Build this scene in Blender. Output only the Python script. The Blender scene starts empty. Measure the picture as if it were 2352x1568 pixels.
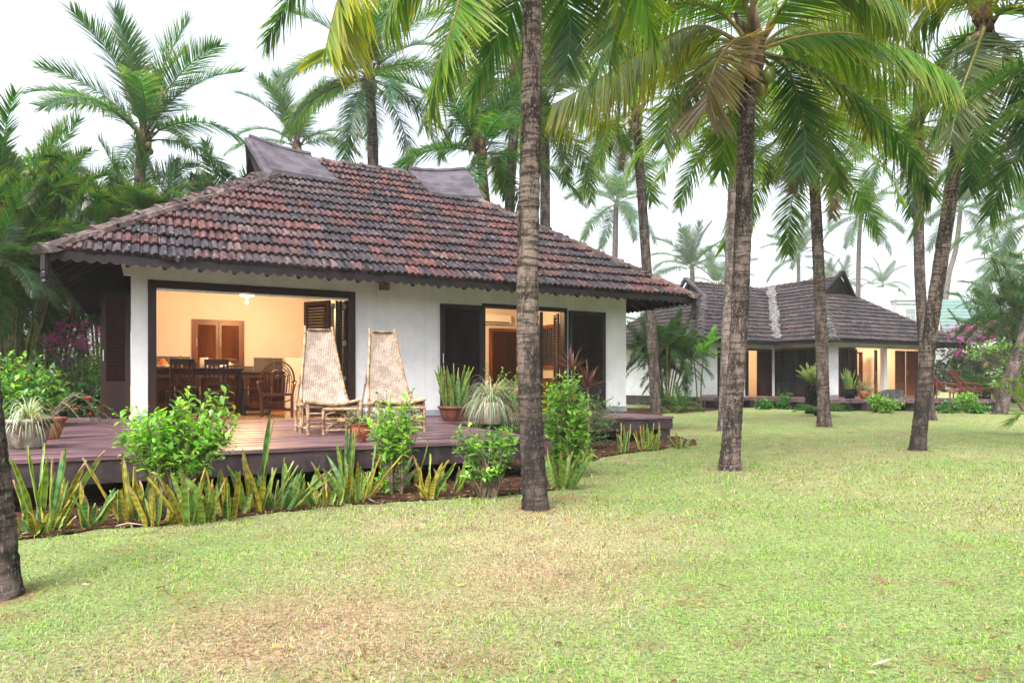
import bpy, bmesh, math, random
import numpy as np
from mathutils import Vector, Matrix

# ------------------------------------------------------------------ scene, camera, light
SC = bpy.context.scene
COL = SC.collection
EYE = 1.07                 # camera height above the lawn
F = 1627.5                 # focal length in units of a 2352 px wide picture
CX, HZ = 1176.0, 878.7     # principal column and horizon row in the same units
cam_d = bpy.data.cameras.new("camera"); cam = bpy.data.objects.new("camera", cam_d); COL.objects.link(cam)
cam.location = (0, 0, EYE); cam.rotation_euler = (math.radians(90), 0, 0)
cam_d.sensor_width = 36; cam_d.lens = 36 * F / 2352.0; cam_d.shift_y = (HZ - 784.0) / 2352.0
cam_d.clip_start = 0.05; cam_d.clip_end = 1000
SC.camera = cam

SUN_EL, SUN_AZ = 52.0, 205.0
world = bpy.data.worlds.new("World"); SC.world = world; world.use_nodes = True
wn = world.node_tree.nodes; wl = world.node_tree.links
bgn = wn["Background"]
sky = wn.new("ShaderNodeTexSky"); sky.sky_type = 'NISHITA'; sky.sun_disc = False
sky.sun_elevation = math.radians(SUN_EL); sky.sun_rotation = math.radians(SUN_AZ)
sky.air_density = 1.0; sky.dust_density = 6.0; sky.ozone_density = 1.0
hs = wn.new("ShaderNodeHueSaturation"); hs.inputs["Saturation"].default_value = 0.42
wl.new(sky.outputs[0], hs.inputs["Color"]); wl.new(hs.outputs[0], bgn.inputs["Color"])
bgn.inputs["Strength"].default_value = 0.15
sl = bpy.data.lights.new("sun", 'SUN'); so = bpy.data.objects.new("sun", sl); COL.objects.link(so)
sl.energy = 0.8; sl.angle = math.radians(25); sl.color = (1.0, 0.98, 0.96)
az = math.radians(SUN_AZ); el = math.radians(SUN_EL)
sdir = Vector((math.sin(az) * math.cos(el), math.cos(az) * math.cos(el), math.sin(el)))
so.rotation_euler = sdir.to_track_quat('Z', 'Y').to_euler()
SC.view_settings.view_transform = 'Standard'; SC.view_settings.look = 'None'
SC.view_settings.exposure = 1.78; SC.view_settings.gamma = 1.0; SC.view_settings.use_curve_mapping = False
cy = SC.cycles
cy.max_bounces = 7; cy.diffuse_bounces = 4; cy.glossy_bounces = 2; cy.transmission_bounces = 4
cy.volume_bounces = 1; cy.transparent_max_bounces = 6
cy.use_denoising = True
try:
    cy.denoiser = 'OPENIMAGEDENOISE'
except Exception:
    pass
cy.sample_clamp_indirect = 4.0
cy.use_fast_gi = False

# ------------------------------------------------------------------ helpers
PI = math.pi
def P(x, y, D):            # picture position + distance -> place in the world
    return Vector(((x - CX) / F * D, D, (HZ - y) / F * D + EYE))
def G(x, y, z=0.0):        # picture position of something standing on height z
    return P(x, y, (EYE - z) * F / (y - HZ))
UA = math.radians(27.66)
U = Vector((math.cos(UA), math.sin(UA), 0)); V = Vector((-math.sin(UA), math.cos(UA), 0))
O1 = Vector((-5.83, 10.84, 0))
O2 = Vector((8.13, 30.5, 0))
DECK = 0.45
def H(s, t, z=0.0): return O1 + U * s + V * t + Vector((0, 0, z))
def H2(s, t, z=0.0): return O2 + U * s + V * t + Vector((0, 0, z))

def fbm(x, y, seed=0, scale=1.0, octv=4):
    r = np.random.RandomState(seed); g = r.rand(64, 64)
    x = np.asarray(x, float) * scale; y = np.asarray(y, float) * scale
    out = 0; amp = .5
    for o in range(octv):
        xi = np.floor(x).astype(int); yi = np.floor(y).astype(int); fx = x - xi; fy = y - yi
        fx = fx * fx * (3 - 2 * fx); fy = fy * fy * (3 - 2 * fy)
        a = g[xi % 64, yi % 64]; b = g[(xi + 1) % 64, yi % 64]; c = g[xi % 64, (yi + 1) % 64]; d = g[(xi + 1) % 64, (yi + 1) % 64]
        out = out + amp * ((a * (1 - fx) + b * fx) * (1 - fy) + (c * (1 - fx) + d * fx) * fy)
        amp *= .5; x = x * 2 + 17.3; y = y * 2 + 9.1
    return out / (1 - .5 ** octv)

def hexc(r, g, b):         # sRGB 0-255 -> linear
    f = lambda c: (c / 255 / 12.92) if c / 255 <= .04045 else ((c / 255 + .055) / 1.055) ** 2.4
    return (f(r), f(g), f(b))

def new_mat(name):
    m = bpy.data.materials.new(name); m.use_nodes = True
    nt = m.node_tree; b = nt.nodes["Principled BSDF"]
    return m, nt, b
def set_spec(b, v):
    for k in ("Specular IOR Level", "Specular"):
        if k in b.inputs: b.inputs[k].default_value = v; return
def coords(nt, stretch=(1, 1, 1), attr=None):
    mp = nt.nodes.new("ShaderNodeMapping"); mp.inputs["Scale"].default_value = stretch
    if attr:
        a = nt.nodes.new("ShaderNodeAttribute"); a.attribute_name = attr; nt.links.new(a.outputs["Vector"], mp.inputs["Vector"])
    else:
        tc = nt.nodes.new("ShaderNodeTexCoord"); nt.links.new(tc.outputs["Object"], mp.inputs["Vector"])
    return mp.outputs[0]
def noise(nt, vec, scale, detail=6, rough=.6, dist=0):
    n = nt.nodes.new("ShaderNodeTexNoise"); n.inputs["Scale"].default_value = scale; n.inputs["Detail"].default_value = detail
    n.inputs["Roughness"].default_value = rough; n.inputs["Distortion"].default_value = dist
    nt.links.new(vec, n.inputs["Vector"]); return n.outputs["Fac"]
def ramp(nt, fac, stops):
    r = nt.nodes.new("ShaderNodeValToRGB"); e = r.color_ramp.elements
    while len(e) < len(stops): e.new(.5)
    for i, (p, c) in enumerate(stops):
        e[i].position = p; e[i].color = (c[0], c[1], c[2], 1) if len(c) == 3 else c
    nt.links.new(fac, r.inputs[0]); return r.outputs[0]
def mixc(nt, fac, a, b, mode='MIX'):
    m = nt.nodes.new("ShaderNodeMix"); m.data_type = 'RGBA'; m.blend_type = mode
    if hasattr(fac, "links"): nt.links.new(fac, m.inputs[0])
    else: m.inputs[0].default_value = fac
    for i, s in ((6, a), (7, b)):
        if hasattr(s, "links"): nt.links.new(s, m.inputs[i])
        else: m.inputs[i].default_value = (s[0], s[1], s[2], 1)
    return m.outputs[2]
def bump(nt, b, h, strength=.4, dist=.01):
    n = nt.nodes.new("ShaderNodeBump"); n.inputs["Strength"].default_value = strength; n.inputs["Distance"].default_value = dist
    nt.links.new(h, n.inputs["Height"]); nt.links.new(n.outputs[0], b.inputs["Normal"])
def attr_col(nt, name="Col"):
    a = nt.nodes.new("ShaderNodeAttribute"); a.attribute_name = name; return a.outputs["Color"]

def M(name, c1, c2=None, scale=6, rough=.6, spec=.3, bmp=0.0, bscale=None, stretch=(1, 1, 1), lo=.41, hi=.59, detail=6, metal=0, dist=.01, useattr=False):
    m, nt, b = new_mat(name)
    vec = coords(nt, stretch)
    n = noise(nt, vec, scale, detail)
    c = ramp(nt, n, [(lo, c1), (hi, c2 or c1)])
    if useattr: c = mixc(nt, 1.0, c, attr_col(nt), 'MULTIPLY')
    nt.links.new(c, b.inputs["Base Color"]); b.inputs["Roughness"].default_value = rough; set_spec(b, spec)
    b.inputs["Metallic"].default_value = metal
    if bmp:
        bn = noise(nt, vec, bscale or scale * 3, 5); bump(nt, b, bn, bmp, dist)
    return m

def leaf_mat(name, transl=.45, rough=.42, spec=.35, vary=.12, tint=(1.25, 1.2, .45)):
    m, nt, b = new_mat(name)
    c = attr_col(nt)
    oi = nt.nodes.new("ShaderNodeObjectInfo")
    hsv = nt.nodes.new("ShaderNodeHueSaturation")
    mr = nt.nodes.new("ShaderNodeMapRange"); mr.inputs["To Min"].default_value = 1 - vary * 1.6; mr.inputs["To Max"].default_value = 1 + vary * 1.6
    nt.links.new(oi.outputs["Random"], mr.inputs["Value"]); nt.links.new(mr.outputs[0], hsv.inputs["Value"])
    nt.links.new(c, hsv.inputs["Color"])
    nt.links.new(hsv.outputs[0], b.inputs["Base Color"]); b.inputs["Roughness"].default_value = rough; set_spec(b, spec)
    t = nt.nodes.new("ShaderNodeBsdfTranslucent")
    tc = mixc(nt, 1.0, hsv.outputs[0], tint, 'MULTIPLY'); nt.links.new(tc, t.inputs["Color"])
    mx = nt.nodes.new("ShaderNodeMixShader"); mx.inputs[0].default_value = transl
    nt.links.new(b.outputs[0], mx.inputs[1]); nt.links.new(t.outputs[0], mx.inputs[2])
    nt.links.new(mx.outputs[0], nt.nodes["Material Output"].inputs["Surface"])
    return m
def emit_mat(name, col, strength):
    m, nt, b = new_mat(name)
    b.inputs["Base Color"].default_value = (*col, 1); b.inputs["Emission Color"].default_value = (*col, 1); b.inputs["Emission Strength"].default_value = strength
    return m

def tag(o, label=None, cat=None, group=None, kind=None):
    if label: o["label"] = label
    if cat: o["category"] = cat
    if group: o["group"] = group
    if kind: o["kind"] = kind
    return o
def empty(name, loc, rz=0.0, label=None, cat=None, group=None):
    o = bpy.data.objects.new(name, None); COL.objects.link(o); o.location = loc; o.rotation_euler = (0, 0, rz); o.empty_display_size = .2
    return tag(o, label, cat, group)

class MB:                  # collects shapes, links them as ONE mesh object
    def __init__(s): s.v = []; s.f = []; s.c = []; s.col = (1, 1, 1)
    def add(s, vs, fs, cols=None):
        k = len(s.v); s.v.extend([tuple(v) for v in vs]); s.f.extend([tuple(i + k for i in f) for f in fs])
        s.c.extend(cols if cols else [s.col] * len(vs)); return s
    def box(s, x0, x1, y0, y1, z0, z1):
        return s.add([(x0, y0, z0), (x1, y0, z0), (x1, y1, z0), (x0, y1, z0), (x0, y0, z1), (x1, y0, z1), (x1, y1, z1), (x0, y1, z1)],
                     [(0, 3, 2, 1), (4, 5, 6, 7), (0, 1, 5, 4), (1, 2, 6, 5), (2, 3, 7, 6), (3, 0, 4, 7)])
    def cbox(s, M4, sx, sy, sz):   # box centred in a frame
        vs = [M4 @ Vector((a * sx / 2, b * sy / 2, c * sz / 2)) for c in (-1, 1) for a, b in ((-1, -1), (1, -1), (1, 1), (-1, 1))]
        return s.add(vs, [(0, 3, 2, 1), (4, 5, 6, 7), (0, 1, 5, 4), (1, 2, 6, 5), (2, 3, 7, 6), (3, 0, 4, 7)])
    def bar(s, p, q, w, h, up=(0, 0, 1)):
        p = Vector(p); q = Vector(q); d = (q - p); L = d.length; d.normalize(); up = Vector(up)
        x = d.cross(up)
        if x.length < 1e-4: x = d.cross(Vector((1, 0, 0)))
        x.normalize(); z = x.cross(d)
        m = Matrix((x, d, z)).transposed().to_4x4(); m.translation = (p + q) / 2
        return s.cbox(m, w, L, h)
    def tube(s, pts, r, n=8, cap=True):
        pts = [Vector(p) for p in pts]; k = len(pts)
        rs = r if hasattr(r, "__len__") else [r] * k
        vs = []; fs = []
        t0 = (pts[1] - pts[0]).normalized(); ref = Vector((0, 0, 1)) if abs(t0.z) < .9 else Vector((1, 0, 0))
        for i in range(k):
            t = (pts[min(i + 1, k - 1)] - pts[max(i - 1, 0)]).normalized()
            a = t.cross(ref)
            if a.length < 1e-5: a = t.cross(Vector((.3, 1, .2)))
            a.normalize(); b = a.cross(t); ref = b if i == 0 or True else ref
            ref = b
            for j in range(n):
                an = 2 * PI * j / n
                vs.append(pts[i] + (a * math.cos(an) + b * math.sin(an)) * rs[i])
        for i in range(k - 1):
            for j in range(n):
                j2 = (j + 1) % n
                fs.append((i * n + j, i * n + j2, (i + 1) * n + j2, (i + 1) * n + j))
        if cap:
            fs.append(tuple(range(n - 1, -1, -1))); fs.append(tuple((k - 1) * n + j for j in range(n)))
        return s.add(vs, fs)
    def lathe(s, prof, n=24, c=(0, 0, 0), sq=None):
        vs = []; fs = []; k = len(prof)
        for r, z in prof:
            for j in range(n):
                an = 2 * PI * j / n; ca, sa = math.cos(an), math.sin(an)
                if sq:
                    q = max(abs(ca), abs(sa)); e = sq
                    ca2, sa2 = ca / (q ** e), sa / (q ** e); ca, sa = ca2, sa2
                vs.append((c[0] + r * ca, c[1] + r * sa, c[2] + z))
        for i in range(k - 1):
            for j in range(n):
                j2 = (j + 1) % n; fs.append((i * n + j, i * n + j2, (i + 1) * n + j2, (i + 1) * n + j))
        return s.add(vs, fs)
    def ball(s, c, rx, ry, rz, n=10, m=7):
        prof = [(math.sin(PI * i / m), -math.cos(PI * i / m)) for i in range(m + 1)]
        vs = []; fs = []
        for r, z in prof:
            for j in range(n):
                an = 2 * PI * j / n; vs.append((c[0] + rx * r * math.cos(an), c[1] + ry * r * math.sin(an), c[2] + rz * z))
        for i in range(m):
            for j in range(n):
                j2 = (j + 1) % n; fs.append((i * n + j, i * n + j2, (i + 1) * n + j2, (i + 1) * n + j))
        return s.add(vs, fs)
    def build(s, name, mat, parent=None, smooth=False, bev=0.0):
        me = bpy.data.meshes.new(name); me.from_pydata(s.v, [], s.f)
        ca = me.color_attributes.new("Col", 'FLOAT_COLOR', 'POINT')
        arr = np.ones((len(s.v), 4), np.float32)
        if len(s.v): arr[:, :3] = np.array(s.c, np.float32)[:, :3]
        ca.data.foreach_set("color", arr.ravel())
        if mat: me.materials.append(mat)
        if smooth: me.polygons.foreach_set("use_smooth", [True] * len(me.polygons))
        me.update()
        o = bpy.data.objects.new(name, me); COL.objects.link(o)
        if parent: o.parent = parent
        if bev:
            b = o.modifiers.new("bevel", 'BEVEL'); b.width = bev; b.segments = 2; b.limit_method = 'ANGLE'
        return o

def np_mesh(name, Vv, Ff, Cc, mat, parent=None, smooth=False):   # numpy arrays: verts, faces (n,k), colours
    me = bpy.data.meshes.new(name); nv = len(Vv); nf, k = Ff.shape
    me.vertices.add(nv); me.vertices.foreach_set("co", np.asarray(Vv, np.float32).ravel())
    me.loops.add(nf * k); me.loops.foreach_set("vertex_index", np.asarray(Ff, np.int32).ravel())
    me.polygons.add(nf); me.polygons.foreach_set("loop_start", np.arange(0, nf * k, k, dtype=np.int32))
    me.update(calc_edges=True); me.validate()
    ca = me.color_attributes.new("Col", 'FLOAT_COLOR', 'POINT')
    arr = np.ones((nv, 4), np.float32); arr[:, :3] = Cc; ca.data.foreach_set("color", arr.ravel())
    if mat: me.materials.append(mat)
    if smooth: me.polygons.foreach_set("use_smooth", np.ones(nf, bool))
    o = bpy.data.objects.new(name, me); COL.objects.link(o)
    if parent: o.parent = parent
    return o

def smoothpts(pts, n):
    pts = [Vector(p) for p in pts]; k = len(pts); out = []
    for i in range(n + 1):
        u = i / n * (k - 1); j = min(int(u), k - 2); f = u - j
        p0 = pts[max(j - 1, 0)]; p1 = pts[j]; p2 = pts[j + 1]; p3 = pts[min(j + 2, k - 1)]
        out.append(.5 * ((2 * p1) + (p2 - p0) * f + (2 * p0 - 5 * p1 + 4 * p2 - p3) * f * f + (3 * p1 - p0 - 3 * p2 + p3) * f ** 3))
    return out

# ------------------------------------------------------------------ materials
m_white = M("white_plaster", hexc(199, 201, 204), hexc(210, 211, 212), 2.2, .8, .2, .08, 30)
m_cream = M("cream_plaster", hexc(206, 202, 196), hexc(212, 208, 203), 1.5, .8, .2, .05, 30)
m_plinth = M("grey_plinth", hexc(120, 124, 130), hexc(140, 142, 146), 4, .6, .3)
m_wood = M("dark_brown_wood", (.013, .0042, .0035), (.03, .009, .0065), 5, .42, .3, .15, 30, (1, 1, .15))
m_frame = M("weathered_purple_wood", (.007, .0045, .006), (.018, .011, .014), 6, .5, .3, .15, 30, (1, 1, .12))
m_wood_lit = M("lamplit_brown_wood", (.10, .032, .010), (.17, .06, .02), 5, .38, .4, .12, 25, (1, 1, .2))  # lighter copy of the brown wood, lamp glow put into its colour
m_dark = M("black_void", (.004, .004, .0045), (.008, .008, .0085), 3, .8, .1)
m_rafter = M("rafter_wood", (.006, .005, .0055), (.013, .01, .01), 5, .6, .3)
m_metal = M("brushed_metal", (.45, .44, .42), (.55, .54, .52), 20, .35, .5, metal=.9)
m_terra = M("terracotta", (.2, .06, .03), (.27, .09, .05), 7, .75, .25, .2, 40)
m_terra_old = M("old_terracotta", (.07, .024, .018), (.17, .06, .038), 7, .8, .2, .3, 30)
m_conc = M("mossy_concrete", (.09, .08, .05), (.27, .24, .2), 6, .85, .2, .4, 40, lo=.43, hi=.57)
m_soilpot = M("potting_soil", (.03, .02, .015), (.06, .04, .03), 20, .9, .1, .6, 60)
m_floor = M("tan_floor_tile", (.36, .2, .1), (.44, .26, .14), 2, .18, .5)
m_cement = M("cement_coat", (.056, .049, .059), (.095, .083, .098), 3, .85, .2, .5, 20, (1, 1, 1), .42, .58)
m_mortar = M("old_mortar", (.04, .037, .036), (.13, .12, .115), 9, .9, .15, .6, 40)
m_rattan_dark = M("dark_rattan", (.06, .017, .01), (.11, .03, .015), 12, .35, .5)
m_black_metal = M("black_metal", (.01, .01, .01), None, 5, .4, .4)
m_tile_grey = M("grey_wall_tile", (.09, .08, .07), (.13, .115, .1), 3, .25, .5)
m_appl = M("white_appliance", (.7, .69, .66), None, 5, .35, .5)
m_flower = leaf_mat("petals", .35, .5, .2, .05, (1.1, 1.0, 1.1))
def stain_wall(m):          # splash dirt along the base and faint rain streaks
    nt = m.node_tree; b = nt.nodes["Principled BSDF"]; src = b.inputs["Base Color"].links[0].from_socket
    tc = nt.nodes.new("ShaderNodeTexCoord"); sp = nt.nodes.new("ShaderNodeSeparateXYZ"); nt.links.new(tc.outputs["Object"], sp.inputs[0])
    mr = nt.nodes.new("ShaderNodeMapRange"); mr.inputs["From Min"].default_value = .45; mr.inputs["From Max"].default_value = 1.0; mr.inputs["To Min"].default_value = .3; mr.inputs["To Max"].default_value = 0
    nt.links.new(sp.outputs["Z"], mr.inputs["Value"])
    n = noise(nt, coords(nt, (3, 3, 1.2)), 2.5, 7, .7); k = ramp(nt, n, [(.42, (0, 0, 0)), (.6, (1, 1, 1))])
    c = mixc(nt, mixc(nt, 1.0, mr.outputs[0], k, 'MULTIPLY'), src, (.3, .25, .21))
    n2 = noise(nt, coords(nt, (7, 7, .35)), 1.6, 6, .65); c = mixc(nt, ramp(nt, n2, [(.52, (0, 0, 0)), (.66, (.22, .22, .22))]), c, (.4, .38, .35))
    nt.links.new(c, b.inputs["Base Color"])
stain_wall(m_white)
m_leaf = leaf_mat("shrub_leaf", .45, .3, .6, .06, (1.3, 1.35, .6))
m_frond = leaf_mat("palm_leaf", .55, .32, .5, .14, (1.45, 1.6, .3))
m_sword = leaf_mat("sword_leaf", .22, .4, .35, .08)
m_grassblade = leaf_mat("grass_blade", .35, .6, .2, .0, (1.1, 1.1, .7))
m_litter = leaf_mat("dry_litter", .15, .8, .1, .0, (1, 1, 1))

def mk_deck():
    m, nt, b = new_mat("purple_deck_paint")
    vec = coords(nt, (.35, 3, 3))
    n1 = noise(nt, vec, 3, 7); n2 = noise(nt, coords(nt, (1, 1, 1)), 1.2, 5)
    c = ramp(nt, n1, [(.38, (.045, .02, .025)), (.5, (.115, .062, .072)), (.62, (.185, .118, .132))])
    c = mixc(nt, 1.0, c, ramp(nt, n2, [(.4, (.75, .7, .72)), (.6, (1.15, 1.1, 1.1))]), 'MULTIPLY')
    c = mixc(nt, 1.0, c, attr_col(nt), 'MULTIPLY')
    nt.links.new(c, b.inputs["Base Color"])
    r = ramp(nt, n2, [(.3, (.32, .32, .32)), (.7, (.5, .5, .5))]); nt.links.new(r, b.inputs["Roughness"]); set_spec(b, .5)
    bump(nt, b, n1, .35, .01); return m
m_deck = mk_deck()
def mk_deckbeam():
    m, nt, b = new_mat("stained_deck_beam")
    n1 = noise(nt, coords(nt, (1, 1, 1.5)), 2.2, 8, .65); n2 = noise(nt, coords(nt, (3, 3, .6)), 3, 6)
    c = ramp(nt, n1, [(.42, (.005, .004, .0045)), (.5, (.026, .013, .016)), (.6, (.05, .028, .033))])
    c = mixc(nt, ramp(nt, n2, [(.5, (0, 0, 0)), (.75, (.5, .5, .5))]), c, (.085, .065, .06))
    nt.links.new(c, b.inputs["Base Color"]); b.inputs["Roughness"].default_value = .75; bump(nt, b, n1, .3, .02); return m
m_beam = mk_deckbeam()

def mk_tile(name, dark=1.0, lich=.62):
    m, nt, b = new_mat(name)
    ab = coords(nt, (1, 1, 1), "AB"); streak = coords(nt, (9, 1.6, 1), "AB")
    c = attr_col(nt)
    s1 = noise(nt, streak, 1.6, 7, .65)
    c = mixc(nt, 1.0, c, ramp(nt, s1, [(.43, (.2 * dark, .21 * dark, .25 * dark)), (.5, (.9, .9, .9)), (.6, (1.25, 1.2, 1.2))]), 'MULTIPLY')
    n2 = noise(nt, ab, .5, 6, .6)
    c = mixc(nt, ramp(nt, n2, [(.5, (0, 0, 0)), (.6, (.7, .7, .7))]), c, (.022, .02, .025))
    n3 = noise(nt, coords(nt, (4, 2, 1), "AB"), 3.2, 6, .7)
    c = mixc(nt, ramp(nt, n3, [(lich, (0, 0, 0)), (lich + .05, (.75, .75, .75))]), c, (.21, .195, .2))
    nt.links.new(c, b.inputs["Base Color"]); b.inputs["Roughness"].default_value = .72; set_spec(b, .3)
    bump(nt, b, s1, .4, .01); return m
m_tile = mk_tile("clay_roof_tile", .9, .59); m_tile_dark = mk_tile("blackened_roof_tile", .8, .58)

def mk_ridge():
    m, nt, b = new_mat("ridge_tile_clay")
    n1 = noise(nt, coords(nt), 2.2, 7, .65); n2 = noise(nt, coords(nt), 9, 7, .7); n3 = noise(nt, coords(nt), 5, 8, .7)
    c = ramp(nt, n1, [(.42, (.02, .015, .016)), (.52, (.07, .04, .036)), (.6, (.12, .075, .066))])
    c = mixc(nt, ramp(nt, n2, [(.54, (0, 0, 0)), (.6, (.6, .6, .6))]), c, (.19, .17, .16))
    c = mixc(nt, ramp(nt, n3, [(.5, (0, 0, 0)), (.57, (.85, .85, .85))]), c, (.03, .017, .01))
    nt.links.new(c, b.inputs["Base Color"]); b.inputs["Roughness"].default_value = .85; bump(nt, b, n2, .5, .02); return m
m_ridge = mk_ridge()

def mk_bark(name, c_lo, c_hi, dark_below=None):
    m, nt, b = new_mat(name)
    rings = noise(nt, coords(nt, (3, 3, 22)), 1.5, 6, .6, .3)
    blot = noise(nt, coords(nt, (4, 4, 1.3)), 1.7, 7, .7); fine = noise(nt, coords(nt, (7, 7, 3)), 9, 6, .7)
    c = ramp(nt, rings, [(.42, c_lo), (.56, c_hi)])
    c = mixc(nt, ramp(nt, blot, [(.44, (.9, .9, .9)), (.56, (0, 0, 0))]), c, tuple(x * .35 for x in c_lo))
    c = mixc(nt, ramp(nt, fine, [(.55, (0, 0, 0)), (.62, (.6, .6, .6))]), c, (.26, .24, .22))
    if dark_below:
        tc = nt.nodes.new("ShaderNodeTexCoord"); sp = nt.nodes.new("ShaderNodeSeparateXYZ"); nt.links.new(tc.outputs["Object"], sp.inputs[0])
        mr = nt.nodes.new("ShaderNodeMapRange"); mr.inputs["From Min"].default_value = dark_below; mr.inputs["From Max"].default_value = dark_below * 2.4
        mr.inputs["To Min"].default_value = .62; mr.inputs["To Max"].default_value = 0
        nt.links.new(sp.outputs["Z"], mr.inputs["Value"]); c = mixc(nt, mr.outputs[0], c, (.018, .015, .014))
    nt.links.new(c, b.inputs["Base Color"]); b.inputs["Roughness"].default_value = .88; set_spec(b, .15)
    bump(nt, b, mixc(nt, .5, rings, fine), .8, .02); return m
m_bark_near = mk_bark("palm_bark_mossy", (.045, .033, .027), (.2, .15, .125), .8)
m_bark = mk_bark("palm_bark", (.045, .033, .029), (.155, .115, .1))
m_bark_pale = mk_bark("palm_bark_pale", (.09, .072, .062), (.22, .175, .155))
m_twig = M("shrub_twig", (.09, .065, .045), (.2, .16, .12), 12, .85, .2, .3, 40)

def mk_cane():
    m, nt, b = new_mat("pale_cane")
    n1 = noise(nt, coords(nt, (1, 1, 1)), 9, 7, .7)
    c = ramp(nt, n1, [(.4, (.1, .05, .025)), (.5, (.26, .165, .09)), (.6, (.38, .28, .19))])
    nt.links.new(c, b.inputs["Base Color"]); b.inputs["Roughness"].default_value = .5; set_spec(b, .35); return m
m_cane = mk_cane()
def mk_weave():
    m, nt, b = new_mat("woven_cane")
    vec = coords(nt, (1, 1, 1), "AB")
    w1 = nt.nodes.new("ShaderNodeTexWave"); w1.bands_direction = 'X'; w1.inputs["Scale"].default_value = 14; w1.inputs["Distortion"].default_value = .6; w1.inputs["Detail"].default_value = 2
    w2 = nt.nodes.new("ShaderNodeTexWave"); w2.bands_direction = 'Y'; w2.inputs["Scale"].default_value = 22; w2.inputs["Distortion"].default_value = .8; w2.inputs["Detail"].default_value = 2
    nt.links.new(vec, w1.inputs["Vector"]); nt.links.new(vec, w2.inputs["Vector"])
    wv = mixc(nt, 1.0, w1.outputs["Color"], w2.outputs["Color"], 'MULTIPLY')
    n1 = noise(nt, vec, 6, 6, .7); n2 = noise(nt, vec, 60, 3, .6)
    c = ramp(nt, n1, [(.42, (.37, .32, .28)), (.58, (.56, .5, .45))])
    c = mixc(nt, 1.0, c, ramp(nt, wv, [(.0, (.5, .42, .36)), (.45, (1, 1, 1))]), 'MULTIPLY')
    c = mixc(nt, 1.0, c, ramp(nt, n2, [(.35, (.7, .66, .62)), (.6, (1.08, 1.06, 1.05))]), 'MULTIPLY')
    nt.links.new(c, b.inputs["Base Color"]); b.inputs["Roughness"].default_value = .7; set_spec(b, .25)
    bump(nt, b, wv, .6, .006); return m
m_weave = mk_weave()
# ------------------------------------------------------------------ ground
BED = [(-260, 1300), (-60, 1262), (40, 1238), (130, 1231), (250, 1214), (400, 1203), (520, 1192), (620, 1180), (720, 1169), (810, 1160), (900, 1153), (1060, 1143), (1200, 1134), (1275, 1126),
       (1325, 1104), (1345, 1068), (1380, 1050), (1430, 1042), (1530, 1030), (1595, 1023), (1600, 1013), (1540, 1003), (1500, 985), (1512, 962), (1520, 950)]
bed_w = []
rb = random.Random(4)
for i, (x, y) in enumerate(BED):
    bed_w.append(G(x, y))
    if i < len(BED) - 1:
        x2, y2 = BED[i + 1]
        for k in range(1, 5):
            f = k / 5; bed_w.append(G(x + (x2 - x) * f + rb.uniform(-6, 6), y + (y2 - y) * f + rb.uniform(-3, 3)))
bed_w += [Vector((9.5, 29, 0)), Vector((4, 30, 0)), Vector((-16, 24, 0)), Vector((-14, 8, 0)), Vector((-6.5, 3.6, 0))]
bed_xy = np.array([(p.x, p.y) for p in bed_w])
def in_bed(x, y):
    x = np.asarray(x, float); y = np.asarray(y, float); c = np.zeros(x.shape, bool); n = len(bed_xy); j = n - 1
    for i in range(n):
        xi, yi = bed_xy[i]; xj, yj = bed_xy[j]
        cond = ((yi > y) != (yj > y)) & (x < (xj - xi) * (y - yi) / (yj - yi + 1e-12) + xi)
        c ^= cond; j = i
    return c

DRY_SPOTS = [(1400, 1255, 1.0, .9), (1180, 1300, .5, .6), (640, 1420, .75, .7), (820, 1340, .5, .35), (1800, 1115, .8, .45), (1250, 1330, .6, .7), (1550, 1290, .5, .6), (520, 1480, .45, .6), (760, 1440, .5, .6), (1620, 1210, .6, .6), (300, 1520, .35, .5), (1330, 1180, .6, .5),
             (2100, 1040, 2.5, .15), (1750, 1030, 2.0, .15), (1000, 1210, .7, .35), (1150, 1480, .4, .25), (1480, 1380, .45, .35)]
LUSH_SPOTS = [(1620, 1330, .8, .8), (2000, 1300, 1.4, .55), (2200, 1450, .7, .6), (1440, 1140, .55, .9), (1780, 1190, 1.1, .5), (120, 1400, .7, .5), (1500, 1480, .5, .4), (1560, 1100, .9, .6), (500, 1260, .8, .3)]
def lawn_fields(x, y):     # dryness 0..1
    d = .2 + .7 * (fbm(x, y, 3, .55, 5) - .5) + .8 * (fbm(x, y, 8, 2.1, 4) - .5)
    for sx, sy, r, a in DRY_SPOTS:
        p = G(sx, sy); rr = r * r; d = d + .62 * a * np.exp(-(((x - p.x) ** 2 + (y - p.y) ** 2 * .8)) / rr)
    for sx, sy, r, a in LUSH_SPOTS:
        p = G(sx, sy); rr = r * r; d = d - .55 * a * np.exp(-(((x - p.x) ** 2 + (y - p.y) ** 2 * .8)) / rr)
    return np.clip(d, 0, 1)
TRUNK_FEET = [(1231, 1168, .24), (1675, 1078, .24), (2107, 1035, .26), (1664, 990, .3), (1893, 981, .34), (2136, 965, .36), (-6, 1369, .22)]
WORN = [(640, 1425, .3, .5), (820, 1375, .22, .4), (420, 1330, .2, .35), (1260, 1330, .25, .35), (1500, 1300, .25, .3), (900, 1500, .2, .4), (980, 1390, .2, .35), (1320, 1145, .3, .6)]
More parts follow.
